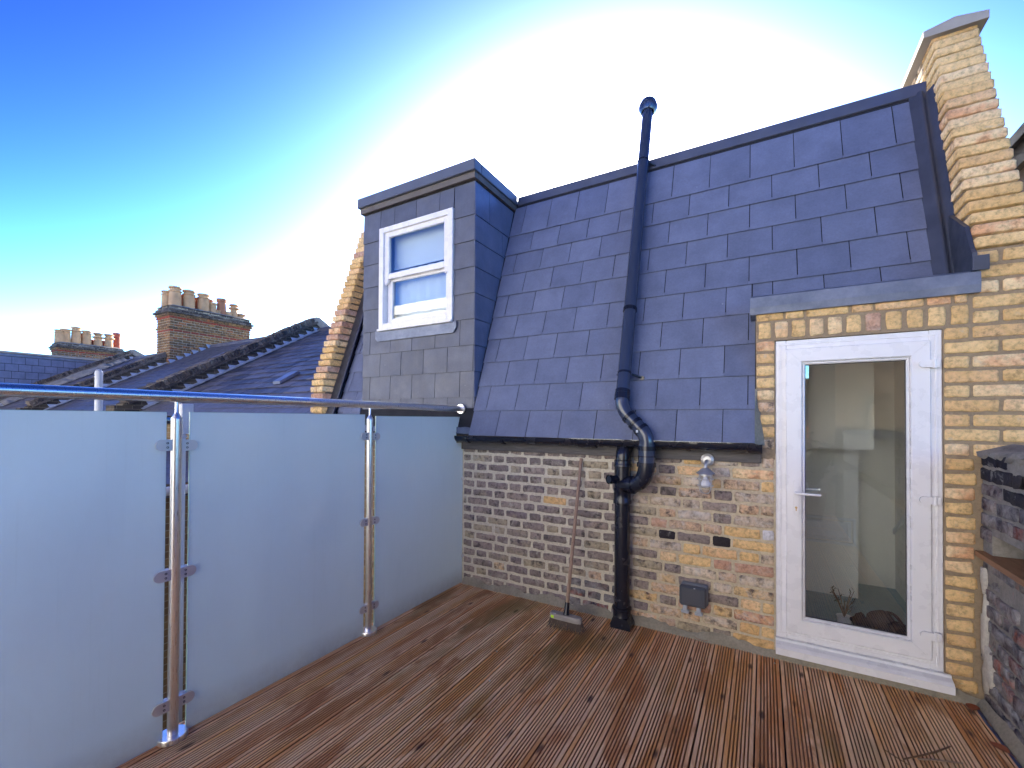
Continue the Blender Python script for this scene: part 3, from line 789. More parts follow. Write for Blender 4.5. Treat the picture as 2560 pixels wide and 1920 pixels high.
# ================================================================== THINGS ON THE BUILDING
# ---- fascia board and gutter
fb = MB(); fb.bbox(-1.88, 2.411, -.024, -.0005, 1.235, 1.345, .002)
tag(fb.build('fascia_board', M_FBOARD), 'long dark wood grain board beneath the black gutter', 'board')
gt = thing('gutter', (1.2, -.085, 1.30), 'black half round gutter along the foot of the slates', 'gutter')
prof = [(-.085+.052*math.cos(a), 1.362+.055*math.sin(a)) for a in [math.pi+math.pi*i/12 for i in range(13)]]
inn = [(-.085+.047*math.cos(a), 1.362+.050*math.sin(a)) for a in [2*math.pi-math.pi*i/12 for i in range(13)]]
def halfpipe(x0, x1, extra=0.0):
    m = MB(); P = [(y+(y+.085)*extra*10, z+(z-1.362)*extra*10-(extra*.1)) for y, z in prof]+inn; n = len(P)
    m.cur = True
    m.add([(x0, y, z) for y, z in P]+[(x1, y, z) for y, z in P], [(i, (i+1) % n, n+(i+1) % n, n+i) for i in range(n)]); m.cur = False
    m.add([(x0, y, z) for y, z in P]+[(x1, y, z) for y, z in P], [tuple(range(n))[::-1], tuple(range(n, 2*n))])
    o = m.build('channel', M_BLK, None); return m, o
def gpart(name, x0, x1, extra=0.0):
    m, o = halfpipe(x0, x1, extra); COL.objects.unlink(o); bpy.data.objects.remove(o)
    return m.build(name, M_BLK, gt)
gpart('channel', -1.86, 2.40)
for x in (.13, .50, 1.98): gpart('bracket', x-.012, x+.012, .012)
gpart('joint_union', 1.185, 1.325, .016); gpart('stop_end', 2.34, 2.418, .014)
MB().box(1.99, 2.04, -.137, -.125, 1.352, 1.366).build('clip', M_BLK, gt)

MB().box(-1.88, 2.379, -.092, -.001, 1.3655, 1.3725).build('eaves_light_block', M_UNDER, mr)  # thin dark sheet added to stop light leaking out above the gutter
# ---- soil pipe
sp = thing('soil_pipe', (1.52, -.09, 0), 'tall black soil pipe with bends and a domed cowl rising above the roof', 'pipe')
PR = .056
MB().tube([(1.52, -.085, .10), (1.522, -.085, .90)], PR, 24).build('lower_pipe', M_BLK, sp)
MB().lathe([(.0, -.0), (.069, 0), (.069, .012), (.064, .018), (.064, .085), (.070, .09), (.070, .104), (.058, .108)], (1.52, -.085, .035), 24).build('collar', M_BLK, sp)
ft = MB(); ft.prism([(1.455, .0), (1.60, .0), (1.598, .03), (1.575, .075), (1.47, .075), (1.452, .03)], 1, -.155, -.03); ft.build('foot_shoe', M_BLK, sp)
MB().lathe([(.058, 0), (.066, .004), (.066, .03), (.062, .036), (.062, .09), (.065, .095), (.065, .12), (.0, .121)], (1.522, -.085, .895), 24).build('collar', M_BLK, sp)
MB().tube([(1.523, -.085, .96), (1.525, -.086, 1.20)], .060, 24).build('branch_tee', M_BLK, sp)
MB().lathe([(.058, 0), (.066, .004), (.066, .022), (.063, .026), (.063, .05), (.058, .054)], (1.526, -.086, 1.165), 24).build('collar', M_BLK, sp)
MB().tube([(1.527, -.086, 1.19), (1.528, -.086, 1.235), (1.529, -.078, 1.27), (1.530, -.055, 1.297), (1.53, -.02, 1.31), (1.53, .02, 1.312)], .056, 24).build('top_elbow', M_BLK, sp)
bo = MB(); bo.tube([(1.50, -.12, 1.075), (1.462, -.185, 1.08)], .030, 18, caps=False); bo.tube([(1.465, -.18, 1.08), (1.455, -.197, 1.081)], [.034, .034], 18, caps=False)
bo.tube([(1.455, -.197, 1.081), (1.465, -.18, 1.08), (1.49, -.14, 1.076)], [.026, .026, .026], 18); bo.build('boss_socket', M_BLK, sp)
def arc(p0, p1, p2, n=8):
    p0, p1, p2 = Vector(p0), Vector(p1), Vector(p2)
    return [p0*(1-t)**2+p1*2*t*(1-t)+p2*t*t for t in [i/n for i in range(n+1)]]
A1 = (1.715, -.165, 1.215)
MB().tube([(1.53, -.10, 1.035)]+arc((1.60, -.13, 1.045), (1.715, -.165, 1.06), A1), PR, 24).build('branch_bend', M_BLK, sp)
MB().tube([(1.60-.012, -.126, 1.043), (1.60+.02, -.136, 1.047)], .064, 24).build('collar', M_BLK, sp)
MB().tube([(1.714, -.165, 1.20), (1.715, -.165, 1.345)], .057, 24).build('riser', M_PIPE, sp)
MB().tube([(1.714, -.165, 1.185), (1.714, -.165, 1.215)], .065, 24).build('collar', M_BLK, sp)
MB().tube([(1.7145, -.165, 1.255), (1.7145, -.165, 1.262)], .0595, 24).build('collar', M_BLK, sp)
MB().tube([(1.715, -.165, 1.30), (1.715, -.165, 1.33)], .064, 24).build('collar', M_BLK, sp)
U0p = Vector((1.527, -.125, 1.64)); U1p = Vector((1.497, .655, 3.845)); ud = (U1p-U0p).normalized()
B1 = Vector((1.705, -.162, 1.415)); B2 = Vector((1.555, -.135, 1.565))
MB().tube([(1.715, -.165, 1.335)]+arc((1.715, -.165, 1.35), (1.715, -.166, 1.405), (1.675, -.158, 1.445)), PR*.92, 24).build('offset_bend', M_PIPE, sp)
MB().tube([(1.68, -.159, 1.44), (1.575, -.139, 1.545)], PR*.86, 24).build('offset_pipe', M_PIPE, sp)
MB().tube(arc((1.585, -.141, 1.535), (1.528, -.130, 1.592), U0p+ud*.03)+[U0p+ud*.05], PR*.88, 24).build('offset_bend', M_PIPE, sp)
for (p, d) in (((1.676, -.158, 1.444), (-.7, .13, .7)), ((1.586, -.141, 1.534), (-.7, .13, .7)), ((1.632, -.149, 1.488), (-.7, .13, .7))):
    d = Vector(d).normalized(); p = Vector(p); MB().tube([p-d*.012, p+d*.012], .0545, 24).build('collar', M_BLK, sp)
MB().tube([U0p+ud*.03, U1p], PR*.85, 24).build('upper_pipe', M_PIPE, sp)
top = Vector((1.489, .862, 4.43))
MB().tube([U1p-ud*.02, top], PR*.84, 24).build('vent_pipe', M_PIPE, sp)
for s_, rr_, ln in ((.045, .056, .022), (.085, .054, .012)):
    p = U0p+ud*s_; MB().tube([p-ud*ln, p+ud*ln], rr_, 24).build('collar', M_BLK, sp)
L_ = (U1p-U0p).length
for zz in (2.385, 2.37): 
    p = U0p+ud*((zz-1.64)/ud.z); MB().tube([p-ud*.007, p+ud*.007], .053, 24).build('collar', M_BLK, sp)
for zz in (1.862, 3.815):
    p = U0p+ud*((zz-1.64)/ud.z)
    m = MB(); m.tube([p-ud*.008, p+ud*.008], .0505, 24)
    q = p+Vector((.05, .03, -.01)); m.tube([q, p+Vector((.115, .085, -.035))], .009, 10); m.tube([p+Vector((-.05, .03, 0)), p+Vector((-.075, .085, 0))], .009, 10)
    e = p+Vector((.115, .083, -.035)); m.tube([e+Vector((0, .012, 0)), e-Vector((0, .012, 0))], .016, 12)
    m.build('pipe_clip', M_BLK, sp)
tv = (top-U1p).normalized()
cw = MB(); cw.lathe([(r_*.77, h_*.85) for r_, h_ in [(.076, -.085), (.104, -.045), (.112, -.012), (.110, .008), (.100, .03), (.094, .06), (.072, .088), (.038, .104), (.0, .110)]], top+tv*.02, 24, tv)
cw.lathe([(r_*.77, h_*.85) for r_, h_ in [(.0, .02), (.085, .015), (.100, -.015), (.096, -.045), (.070, -.085)]], top+tv*.02, 24, tv)
cw.build('cowl', M_PIPE, sp)
MB().box(1.655, 1.668, -.223, -.214, 1.425, 1.443).build('maker_label', M_WHITEP, sp)

# ---- wall lantern
wlz = 1.242; wx = 2.092
wlm = thing('wall_lantern', (wx, -.03, wlz), 'small galvanised bulkhead lantern with caged white bulb fixed below the gutter', 'lamp')
MB().lathe([(0, .022), (.026, .022), (.03, .018), (.040, .014), (.043, .008), (.043, 0)], (wx, -.024, wlz), 24, (0, -1, 0)).build('back_plate', M_STEELG, wlm)
for dx in (-.033, .033): MB().lathe([(0, .004), (.004, .004), (.005, 0)], (wx+dx, -.036, wlz), 8, (0, -1, 0)).build('screw', M_STEEL, wlm)
hx, hy = wx, -.145
MB().tube([(wx, -.04, wlz-.004)]+arc((wx, -.08, wlz-.004), (hx, hy, wlz), (hx, hy, wlz-.055))+[(hx, hy, wlz-.07)], .010, 14).build('arm', M_STEELG, wlm)
MB().lathe([(.012, .022), (.030, .012), (.040, .0), (.057, -.012), (.059, -.016), (.042, -.014), (.042, -.030), (.0, -.030)], (hx, hy, 1.178), 24).build('hood', M_STEELG, wlm)
MB().lathe([(.012, 0), (.012, -.02), (.016, -.026), (.030, -.052), (.031, -.062), (.026, -.078), (.014, -.086), (0, -.088)], (hx, hy, 1.152), 20).build('bulb', M_BULB, wlm)
MB().lathe([(.043, 0), (.043, -.085), (.038, -.105), (.024, -.118), (0, -.122)], (hx, hy, 1.160), 24).build('glass_jar', clearglass('jar_glass', (.97, .98, .98)), wlm)
cg = MB()
for k in range(4):
    a = math.pi/4+k*math.pi/2; ca, sa = math.cos(a), math.sin(a)
    cg.tube([(hx+ca*.049, hy+sa*.049, 1.165), (hx+ca*.049, hy+sa*.049, 1.075), (hx+ca*.044, hy+sa*.044, 1.052), (hx+ca*.028, hy+sa*.028, 1.034), (hx, hy, 1.029)], .0028, 8)
for zz in (1.125, 1.082): cg.tube([(hx+math.cos(a)*.049, hy+math.sin(a)*.049, zz) for a in [2*math.pi*k/20 for k in range(21)]], .0026, 6)
cg.build('cage', M_STEELG, wlm)

# ---- outdoor socket
sk = thing('outdoor_socket', (2.0, -.03, .23), 'grey weatherproof double socket box low on the mixed brick wall', 'socket')
MB().bbox(1.925, 2.096, -.05, -.004, .245, .385, .008).build('back_box', M_GREYL, sk)
MB().bbox(1.918, 2.090, -.085, -.048, .238, .378, .012).build('lid', M_GREY, sk)
m = MB(); m.bbox(1.942, 2.066, -.089, -.086, .262, .362, .0012); m.build('lid_panel', M_GREY, sk)
for x in (1.955, 2.042):
    m = MB(); m.bbox(x-.014, x+.014, -.082, -.052, .205, .24, .004); m.bbox(x-.025, x+.025, -.084, -.050, .186, .206, .005); m.build('cable_gland', M_HOOK, sk)
MB().bbox(2.012, 2.022, -.092, -.088, .366, .372, .001).build('latch', M_WHITEP, sk)

# ---- broom
br = thing('broom', (1.19, -.34, 0), 'old wooden broom standing against the brick wall by the pipe', 'broom')
HT, HB = Vector((1.172, -.012, 1.205)), Vector((1.192, -.352, .115))
MB().tube([HT, HB+(HT-HB)*.03], [.0125, .0135], 14).build('handle', M_HANDLE, br)
hd = (HT-HB).normalized()
MB().tube([HB+hd*.075, HB+hd*.02, HB-hd*.01], [.017, .019, .024], 14).build('handle_socket', M_BLK, br)
hb = MB(); N_ = 18; ov = []
for k in range(24):
    a = 2*math.pi*k/24; cx_, sy_ = math.cos(a), math.sin(a)
    ov.append((1.188+math.copysign(abs(cx_)**.45, cx_)*.122, -.352+math.copysign(abs(sy_)**.55, sy_)*.031))
zz_ = lambda x, t: .066+t-(x-1.188)*.0
hb.add([(x, y, .070) for x, y in ov]+[(x, y, .100) for x, y in ov]+[(1.188+(x-1.188)*.96, -.352+(y+.352)*.8, .108) for x, y in ov],
       [(k, (k+1) % 24, 24+(k+1) % 24, 24+k) for k in range(24)]+[(24+k, 24+(k+1) % 24, 48+(k+1) % 24, 48+k) for k in range(24)]+[tuple(range(48, 72)), tuple(range(24))[::-1]])
hb.build('stock', M_STOCK, br)
bs = MB()
for i in range(34):
    for j in range(7):
        x = 1.188+(i/33-.5)*.225; y = -.352+(j/6-.5)*.048
        fx, fy = (x-1.188)*.22+R.gauss(0, .006), (y+.352)*.75+R.gauss(0, .006); r_ = .0016
        b0 = Vector((x, y, .072)); b1 = Vector((x+fx*.45, y+fy*.4, .036)); b2 = Vector((x+fx, y+fy, .002+R.uniform(0, .008)))
        v = []
        for p_, rr_ in ((b0, r_*1.5), (b1, r_*1.3), (b2, r_*.8)):
            for k in range(3): v.append(p_+Vector((math.cos(k*2.094)*rr_, math.sin(k*2.094)*rr_, 0)))
        bs.add(v, [(a*3+k, a*3+(k+1) % 3, a*3+3+(k+1) % 3, a*3+3+k) for a in (0, 1) for k in range(3)])
bs.build('bristles', M_BRIST, br, kind='stuff')
MB().box(1.085, 1.107, -.3836, -.3825, .076, .094).build('sticker', M_YELST, br)
MB().box(1.102, 1.122, -.381, -.372, .1075, .1085).build('sticker', M_WHITEP, br)

# ---- door
dr_ = thing('glazed_door', (2.89, .04, .05), 'white plastic framed full height glazed door with lever handle', 'door')
DYF = .012
frame_mb(2.492, 3.287, DYF, DYF+.07, .126, 2.027, .060, .056, .062, .05, .004).build('frame', M_UPVC, dr_)
frame_mb(2.512, 3.268, DYF-.004, DYF+.01, .15, 2.006, .012, .012, .012, .012, .002).build('frame_trim', M_UPVC, dr_)
lfm = MB()
def mitred(m, x0, x1, z0, z1, wd, y0, y1, ch=.006):
    """four mitred bars with a bevelled front"""
    o_ = [(x0, z0), (x1, z0), (x1, z1), (x0, z1)]; i_ = [(x0+wd, z0+wd), (x1-wd, z0+wd), (x1-wd, z1-wd), (x0+wd, z1-wd)]
    e = .0006
    for k in range(4):
        a, b = o_[k], o_[(k+1) % 4]; c_, d = i_[(k+1) % 4], i_[k]
        cx = (a[0]+b[0]+c_[0]+d[0])/4; cz = (a[1]+b[1]+c_[1]+d[1])/4
        sh = lambda p, f: (cx+(p[0]-cx)*f, cz+(p[1]-cz)*f)
        pts = [sh(p, .9993) for p in (a, b, c_, d)]
        def ins(p, q):
            dx, dz = q[0]-p[0], q[1]-p[1]; l = math.hypot(dx, dz); return (p[0]+dx/l*ch, p[1]+dz/l*ch)
        A, B, C_, D_ = pts; fa, fb_, fc_, fd = ins(A, D_), ins(B, C_), ins(C_, B), ins(D_, A)
        v = [(A[0], y1, A[1]), (B[0], y1, B[1]), (C_[0], y1, C_[1]), (D_[0], y1, D_[1]), (A[0], y0+ch, A[1]), (B[0], y0+ch, B[1]), (C_[0], y0+ch, C_[1]), (D_[0], y0+ch, D_[1]), (fa[0], y0, fa[1]), (fb_[0], y0, fb_[1]), (fc_[0], y0, fc_[1]), (fd[0], y0, fd[1])]
        m.add(v, [(3, 2, 1, 0), (0, 1, 5, 4), (2, 3, 7, 6), (4, 5, 9, 8), (6, 7, 11, 10), (8, 9, 10, 11), (1, 2, 6, 10, 9, 5), (3, 0, 4, 8, 11, 7)])
mitred(lfm, 2.548, 3.236, .181, 1.969, .086, DYF-.018, DYF+.05)
lfo = lfm.build('leaf', M_UPVC, dr_)
bd = MB(); mitred(bd, 2.634, 3.152, .266, 1.883, .017, DYF-.006, DYF+.02, .009); bd.build('glazing_bead', M_UPVC, lfo)
sg = MB(); mitred(sg, 2.6505, 3.1355, .2825, 1.8665, .004, DYF+.012, DYF+.02, .001); sg.build('seal', M_SEAL, lfo)
MB().box(2.648, 3.138, DYF+.016, DYF+.022, .28, 1.869).build('pane', M_GLASS, lfo)
sill = MB(); sill.prism([(-.062, .046), (-.062, .088), (-.045, .102), (-.010, .112), (-.008, .125), (.08, .125), (.08, .046)], 0, 2.490, 3.312); sill.build('sill', M_UPVC, dr_)
hpz = MB(); pl = []
for k in range(24):
    a = 2*math.pi*k/24; pl.append((2.6015+math.cos(a)*.0155, (1.123 if math.sin(a) > 0 else .921)+math.sin(a)*.0155))
hpz.prism(pl, 1, DYF-.030, DYF-.0185)
hp_ = hpz.build('handle_plate', M_UPVC, dr_); fixn(hp_.data)
lv = MB(); lv.tube([(2.6015, DYF-.028, 1.062), (2.6015, DYF-.062, 1.062)], .010, 14); lv.tube(arc((2.598, DYF-.062, 1.062), (2.62, DYF-.072, 1.062), (2.64, DYF-.070, 1.0615))+[(2.725, DYF-.066, 1.060)], .0085, 12); lv.build('lever', M_UPVC, hp_)
lv = MB(); lv.tube([(2.62, DYF+.07, 1.075), (2.735, DYF+.07, 1.075)], .009, 12); lv.build('inner_lever', M_UPVC, hp_)
ck = MB(); ck.lathe([(.0, .003), (.007, .003), (.007, 0)], (2.6015, DYF-.030, .968), 12, (0, -1, 0)); ck.box(2.5985, 2.6045, DYF-.033, DYF-.030, .948, .966); ck.build('lock_cylinder', M_BRASS, hp_)
for zz in (1.835, 1.073, .322):
    h = MB(); pts = []
    for k in range(9):
        a = math.pi/2+math.pi*k/8; pts.append((3.202+math.cos(a)*.020, zz+math.sin(a)*.020))
    pts += [(3.248, zz-.020), (3.248, zz+.020)]
    h.prism(pts, 1, DYF-.036, DYF-.0185); o = None
    h.bbox(3.2485, 3.274, DYF-.034, DYF-.001, zz-.022, zz+.022, .004); h.tube([(3.248, DYF-.03, zz-.024), (3.248, DYF-.03, zz+.024)], .009, 12)
    o = h.build('hinge', M_UPVC, dr_); fixn(o.data)

# ---- frosted glass balustrade
ba = thing('glass_balustrade', (0, -1.5, 0), 'frosted glass balustrade with steel posts and tubular handrail along the deck edge', 'balustrade')
GT = .005
def panel(pts):
    m = MB(); n = len(pts)
    m.prism(pts, 0, -GT, GT); o = m.build('glass_panel', M_FROST, ba); fixn(o.data)
    # polished edge strip, greenish, 1 mm proud of the edge
    e = MB(); cy = sum(p[0] for p in pts)/n; cz = sum(p[1] for p in pts)/n
    for k in range(n):
        a, b = Vector(pts[k]), Vector(pts[(k+1) % n]); t = (b-a).normalized(); nn = Vector((t.y, -t.x))
        if nn.dot((a+b)/2-Vector((cy, cz))) < 0 and n == 4: nn = -nn
        a2, b2 = a+nn*.0012, b+nn*.0012
        e.add([(-GT*.8, a.x, a.y), (GT*.8, a.x, a.y), (GT*.8, b.x, b.y), (-GT*.8, b.x, b.y), (-GT*.8, a2.x, a2.y), (GT*.8, a2.x, a2.y), (GT*.8, b2.x, b2.y), (-GT*.8, b2.x, b2.y)],
              [(4, 5, 6, 7), (0, 4, 7, 3), (1, 2, 6, 5), (0, 1, 5, 4), (3, 7, 6, 2)])
    q = e.build('polished_edge', M_GEDGE, o); fixn(q.data)
panel([(-4.2, .006), (-2.325, .006), (-2.325, 1.540), (-4.2, 1.540)])
panel([(-2.228, .006), (-1.153, .006), (-1.153, 1.541), (-2.228, 1.541)])
panel([(-1.052, .006), (-.004, .006), (-.004, 1.293), (-.102, 1.296), (-.102, 1.441), (-.004, 1.440), (-.004, 1.531), (-1.052, 1.531)])
for (py, cs) in ((-2.284, (1.385, .777, .168)), (-1.108, (1.389, .787, .183)), (-4.26, (1.385, .777, .168))):
    px = .004
    po = MB(); po.tube([(px, py, .004), (px, py, 1.508)], .0225, 28); po = po.build('post', M_STEEL, ba)
    MB().lathe([(.0, .024), (.058, .024), (.0605, .020), (.0605, .0)], (px, py, .0005), 32).build('base_cover', M_STEEL, po)
    MB().lathe([(.0225, 0), (.022, .004), (.012, .022), (.0075, .032), (.0075, .092), (.0, .093)], (px, py, 1.508), 20).build('spigot', M_STEEL, po)
    sd_ = MB(); sd_.prism([(-.017, py-.032), (.017, py-.032), (.017, py+.032), (-.017, py+.032)], 2, 1.5925, 1.5955); sd_.build('saddle', M_STEEL, po)
    for zc in cs:
        for sgn in (-1, 1):
            if py == -4.26 and sgn == -1: continue
            zz = zc+(.0 if sgn < 0 else -.004)
            pts = [(py+sgn*.019, zz-.026)]+[(py+sgn*(.060+.026*math.cos(a)), zz+.026*math.sin(a)) for a in [-math.pi/2+math.pi*k/10 for k in range(11)]]+[(py+sgn*.019, zz+.026)]
            cm = MB(); cm.prism(pts, 0, .0075, .0165); cm.prism(pts, 0, -.0165, -.0075); cm.bbox(-.0158, .0158, min(py+sgn*.017, py+sgn*.040), max(py+sgn*.017, py+sgn*.040), zz-.0235, zz+.0235, .001)
            co = cm.build('glass_clamp', M_CLAMP, po); fixn(co.data)
            for dz in (-.010, .010):
                s2 = MB(); s2.lathe([(.0025, .0006), (.0032, .0022), (.0050, .0022), (.0050, 0)], (.0165, py+sgn*.040, zz+dz), 10, (1, 0, 0)); cb = bpy.data.objects
                s2.build('screw', M_SEAL, po)
hr = MB(); hr.tube([(.006, -4.4, 1.613), (.006, -1.4, 1.614), (.010, -.030, 1.606)], .0255, 28); hr = hr.build('handrail', M_STEEL, ba)
MB().lathe([(.025, .010), (.044, .010), (.0475, .007), (.0475, 0)], (.010, -.042, 1.606), 28, (0, -1, 0)).build('wall_flange', M_STEEL, hr)
for zz in (.962, .250):
    MB().tube([(-.014, -.012, zz), (.016, -.012, zz)], .017, 16).build('wall_clip', M_STEEL, ba)

# ---- old low wall at the right with a plank on it
ow = thing('low_side_wall', (3.6, -1.5, 0), 'crumbling sooty low brick wall beside the door, white and red patches', 'wall')
q = MB(); q.box(3.440, 3.80, -4.6, -.001, -6.5, .795); q.box(3.60, 3.80, -4.6, -.001, .7951, .93); q.box(3.440, 3.80, -4.6, -.001, .9301, 1.34); q.box(3.440, 3.5999, -.11, -.001, .826, .93); q.build('mortar', M_MOLD, ow)
zc = .02; k = 0
while zc < 1.30:
    y = -.004; st = k % 2 == 0
    while y > -1.6:
        L = (.215 if st else .105) if not (y > -.01 and k % 3 == 1) else .16
        inset = 0.0
        mat = M_BOLD if zc < 1.10 or R.random() < .3 else M_BSOOT
        if zc > 1.135: mat = M_BSOOT
        hh = .0725
        if not (.775 < zc+.038 < .93) or (zc+.038 > .85 and y > -.09): brick(ow, (3.432+R.uniform(-.006, .008), y-L/2, zc+.038), L, hh, mat, face='-X', rough=.010, jit=.006, tilt=.015, D=.12)
        y -= L+.008; st = not st
    zc += .0785; k += 1
# ragged cement weathering on top
rg = MB(); v = []; nn = 130
for i in range(nn+1):
    y = -.0-i*.035
    for (dx, z_) in ((.012, 1.318), (-.018, 1.338), (-.012, 1.358), (.10, 1.385), (.36, 1.37)):
        v.append((3.440+dx+R.uniform(-.016, .016), y, z_+R.uniform(-.018, .014)))
rg.cur = True; rg.add(v, [(i*5+j, i*5+j+1, (i+1)*5+j+1, (i+1)*5+j) for i in range(nn) for j in range(4)]); rg.cur = False
o = rg.build('cement_weathering', M_MOLD, ow, sharp=False); fixn(o.data)
# lime render patches still clinging to the lower courses
M_LIME = mortar('lime_patch', (.56, .53, .46), (.40, .37, .32))
for (py_, pz_, sy_, sz_) in ((-.035, .40, .035, .17), (-.075, .22, .06, .11), (-.62, .15, .16, .05), (-.03, .68, .022, .07), (-.75, .5, .1, .10)):
    lp_ = MB(); n_ = 40; ring_ = []; f_ = [R.uniform(0, 6.28) for _ in range(4)]
    for k in range(n_):
        a_ = 2*math.pi*k/n_; q_ = 1+.18*math.sin(2*a_+f_[0])+.14*math.sin(3*a_+f_[1])+.10*math.sin(5*a_+f_[2])+.06*math.sin(9*a_+f_[3])+R.uniform(-.04, .04); ring_.append((3.4265, min(-.005, py_+math.cos(a_)*sy_*q_), pz_+math.sin(a_)*sz_*q_))
    lp_.cur = True
    lp_.add([(3.4205, py_, pz_)]+[(3.4215, (y_+py_)/2, (z_+pz_)/2) for _, y_, z_ in ring_]+ring_+[(3.445, y_, z_) for _, y_, z_ in ring_],
            [(0, 1+k, 1+(k+1) % n_) for k in range(n_)]+[(1+k, 1+n_+k, 1+n_+(k+1) % n_, 1+(k+1) % n_) for k in range(n_)]+[(1+n_+k, 1+2*n_+k, 1+2*n_+(k+1) % n_, 1+n_+(k+1) % n_) for k in range(n_)]); lp_.cur = False
    o = lp_.build('render_patch', M_LIME, ow, sharp=False); fixn(o.data)
fillet(lambda t: ((3.430, -.03-t*4.5, 0), (-1, 0, 0)), 90, 'cement_fillet', M_CEM, ow)
pk = MB(); pk.add([(3.405, -.006, .797), (3.59, -.006, .797), (3.59, -1.7, .797), (3.395, -1.7, .797), (3.405, -.006, .824), (3.59, -.006, .824), (3.59, -1.7, .824), (3.395, -1.7, .824)], [(0, 1, 2, 3), (7, 6, 5, 4), (0, 4, 5, 1), (1, 5, 6, 2), (2, 6, 7, 3), (3, 7, 4, 0)])
o = pk.build('timber_plank', M_PLANK); fixn(o.data); tag(o, 'brown timber plank ledge set along the sooty low wall', 'plank')
mb_ = MB(); v = []
for i in range(61):
    y = -.035-i*.08; xo = 3.399+R.uniform(-.004, .004)
    v += [(xo-.012, y, -.012), (xo-.006, y, .006+R.uniform(0, .004)), (xo+.004, y, .004), (xo+.006, y, -.01)]
mb_.cur = True; mb_.add(v, [(i*4+j, i*4+j+1, (i+1)*4+j+1, (i+1)*4+j) for i in range(60) for j in range(3)]); mb_.cur = False
o = mb_.build('membrane_strip', M_BLUE, None, sharp=False); fixn(o.data); tag(o, 'dark blue membrane edge in the gap between deck and low wall', 'membrane')

# ================================================================== NEIGHBOURING TERRACE (to the left, beyond the glass)
RP = rad(30.0); EY, EZ, RY, RZ = .10, 1.53, 4.0, 3.78
rU = Vector((0, math.cos(RP), math.sin(RP))); rN = Vector((0, -math.sin(RP), math.cos(RP)))
def roof_pt(x, s, l=0.0): return Vector((x, EY, EZ))+rU*s+rN*l
SLEN = (RY-EY)/math.cos(RP)
PWX = [-7.75, -13.30, -18.85, -24.4]
XEND = [-2.12]+PWX
labels_h = ['nearest neighbouring house with an old slate roof sloping up beside the yellow parapet',
            'second neighbouring house, slate roof between the sooty parapet and the big chimney stack',
            'third neighbouring house, narrow strip of patched slate roof left of the tall white flue',
            'fourth neighbouring house behind the slate clad side wall at the far left edge']
for hI in range(4):
    xr, xl = XEND[hI]-(.0 if hI == 0 else .17), XEND[hI+1]+.17
    h = thing('terraced_house', ((xl+xr)/2, 4, -6.5), labels_h[hI], 'house', 'terraced houses along the row')
    m = MB(); m.prism([(.16, -6.5), (.16, 1.42), (RY, RZ-.16), (7.8, 1.5), (7.8, -6.5)], 0, xl, xr); m.build('wall', M_BTEX, h)
    rf = MB(); a, b, c_, d = roof_pt(xl, 0), roof_pt(xr, 0), roof_pt(xr, SLEN), roof_pt(xl, SLEN)
    rf.add([a, b, c_, d, (xl, 8, EZ), (xr, 8, EZ)], [(0, 1, 2, 3), (3, 2, 5, 4)]); rfo = rf.build('roof', M_SLATEOLD, h)
    gw, sw = .235, .305
    nr = int(SLEN/gw)
    joined = MB()
    for r in range(nr+1):
        s0 = r*gw; x = xl-(0 if r % 2 else sw/2)
        while x < xr-.02:
            x0, x1 = max(x, xl), min(x+sw, xr)
            hh = min(gw*1.12, SLEN-s0+.02)
            if x1-x0 > .03 and hh > .05:
                if hI == 0 and r >= 3 and x0 > -7.6:
                    o = slate(rfo, roof_pt(x0+.003+R.uniform(-.002, .002), s0+R.gauss(0, .006)), AX, rU, rN, round((x1-x0-.006), 2), round(hh, 2), M_SLATEOLD, th=.008, lift=round(.014+R.choice([0, .004, .008]), 3))
                    o.rotation_euler.rotate_axis('Z', R.gauss(0, .006))
                else:
                    l = .014+R.uniform(0, .008); dy = R.gauss(0, .006)
                    v = [roof_pt(x0+.003, s0+dy, l-.008), roof_pt(x1-.003, s0+dy, l-.008), roof_pt(x1-.003, s0+hh, .002), roof_pt(x0+.003, s0+hh, .002), roof_pt(x0+.003, s0+dy, l), roof_pt(x1-.003, s0+dy, l), roof_pt(x1-.003, s0+hh, .006), roof_pt(x0+.003, s0+hh, .006)]
                    joined.add(v, [(4, 5, 6, 7), (0, 1, 5, 4), (1, 2, 6, 5), (3, 0, 4, 7)])
            x += sw
    joined.build('small_slates', M_SLATEOLD, rfo, kind='stuff')
    rd = MB()
    k = 0; x = xl
    while x < xr-.05:
        x1 = min(x+.45, xr); rd.tube([(x+.004, RY, RZ+.005), (x1-.004, RY, RZ+.005)], .075, 12); x = x1
    rd.build('ridge_tiles', M_SLATEOLD, rfo)
    gg = MB(); gg.tube([(xl, .06, 1.46), (xr, .06, 1.46)], .055, 12); gg.build('gutter', M_BLK, h)
    # small wedge vents standing on the slates
    if hI == 0:
        for (vx, vs_) in ((-4.55, 1.05), (-3.2, 1.15), (-5.5, 3.75)):
            p = [roof_pt(vx+dx, vs_+ds, l) for dx in (-.10, .10) for (ds, l) in ((0, .02), (.42, .02), (.40, .075), (.02, .065))]
            v_ = MB(); v_.add(p, [(0, 1, 2, 3), (7, 6, 5, 4), (3, 2, 6, 7), (0, 3, 7, 4), (1, 5, 6, 2)]); v_.build('slate_vent', M_SLATE, rfo)
    elif hI == 1:
        for (vx, vs_) in ((-10.0, 2.9), (-9.6, .9)):
            p = [roof_pt(vx+dx, vs_+ds, l) for dx in (-.12, .12) for (ds, l) in ((0, .02), (.42, .02), (.40, .085), (.02, .075))]
            v_ = MB(); v_.add(p, [(0, 1, 2, 3), (7, 6, 5, 4), (3, 2, 6, 7), (0, 3, 7, 4), (1, 5, 6, 2)]); v_.build('slate_vent', M_SLATE, rfo)
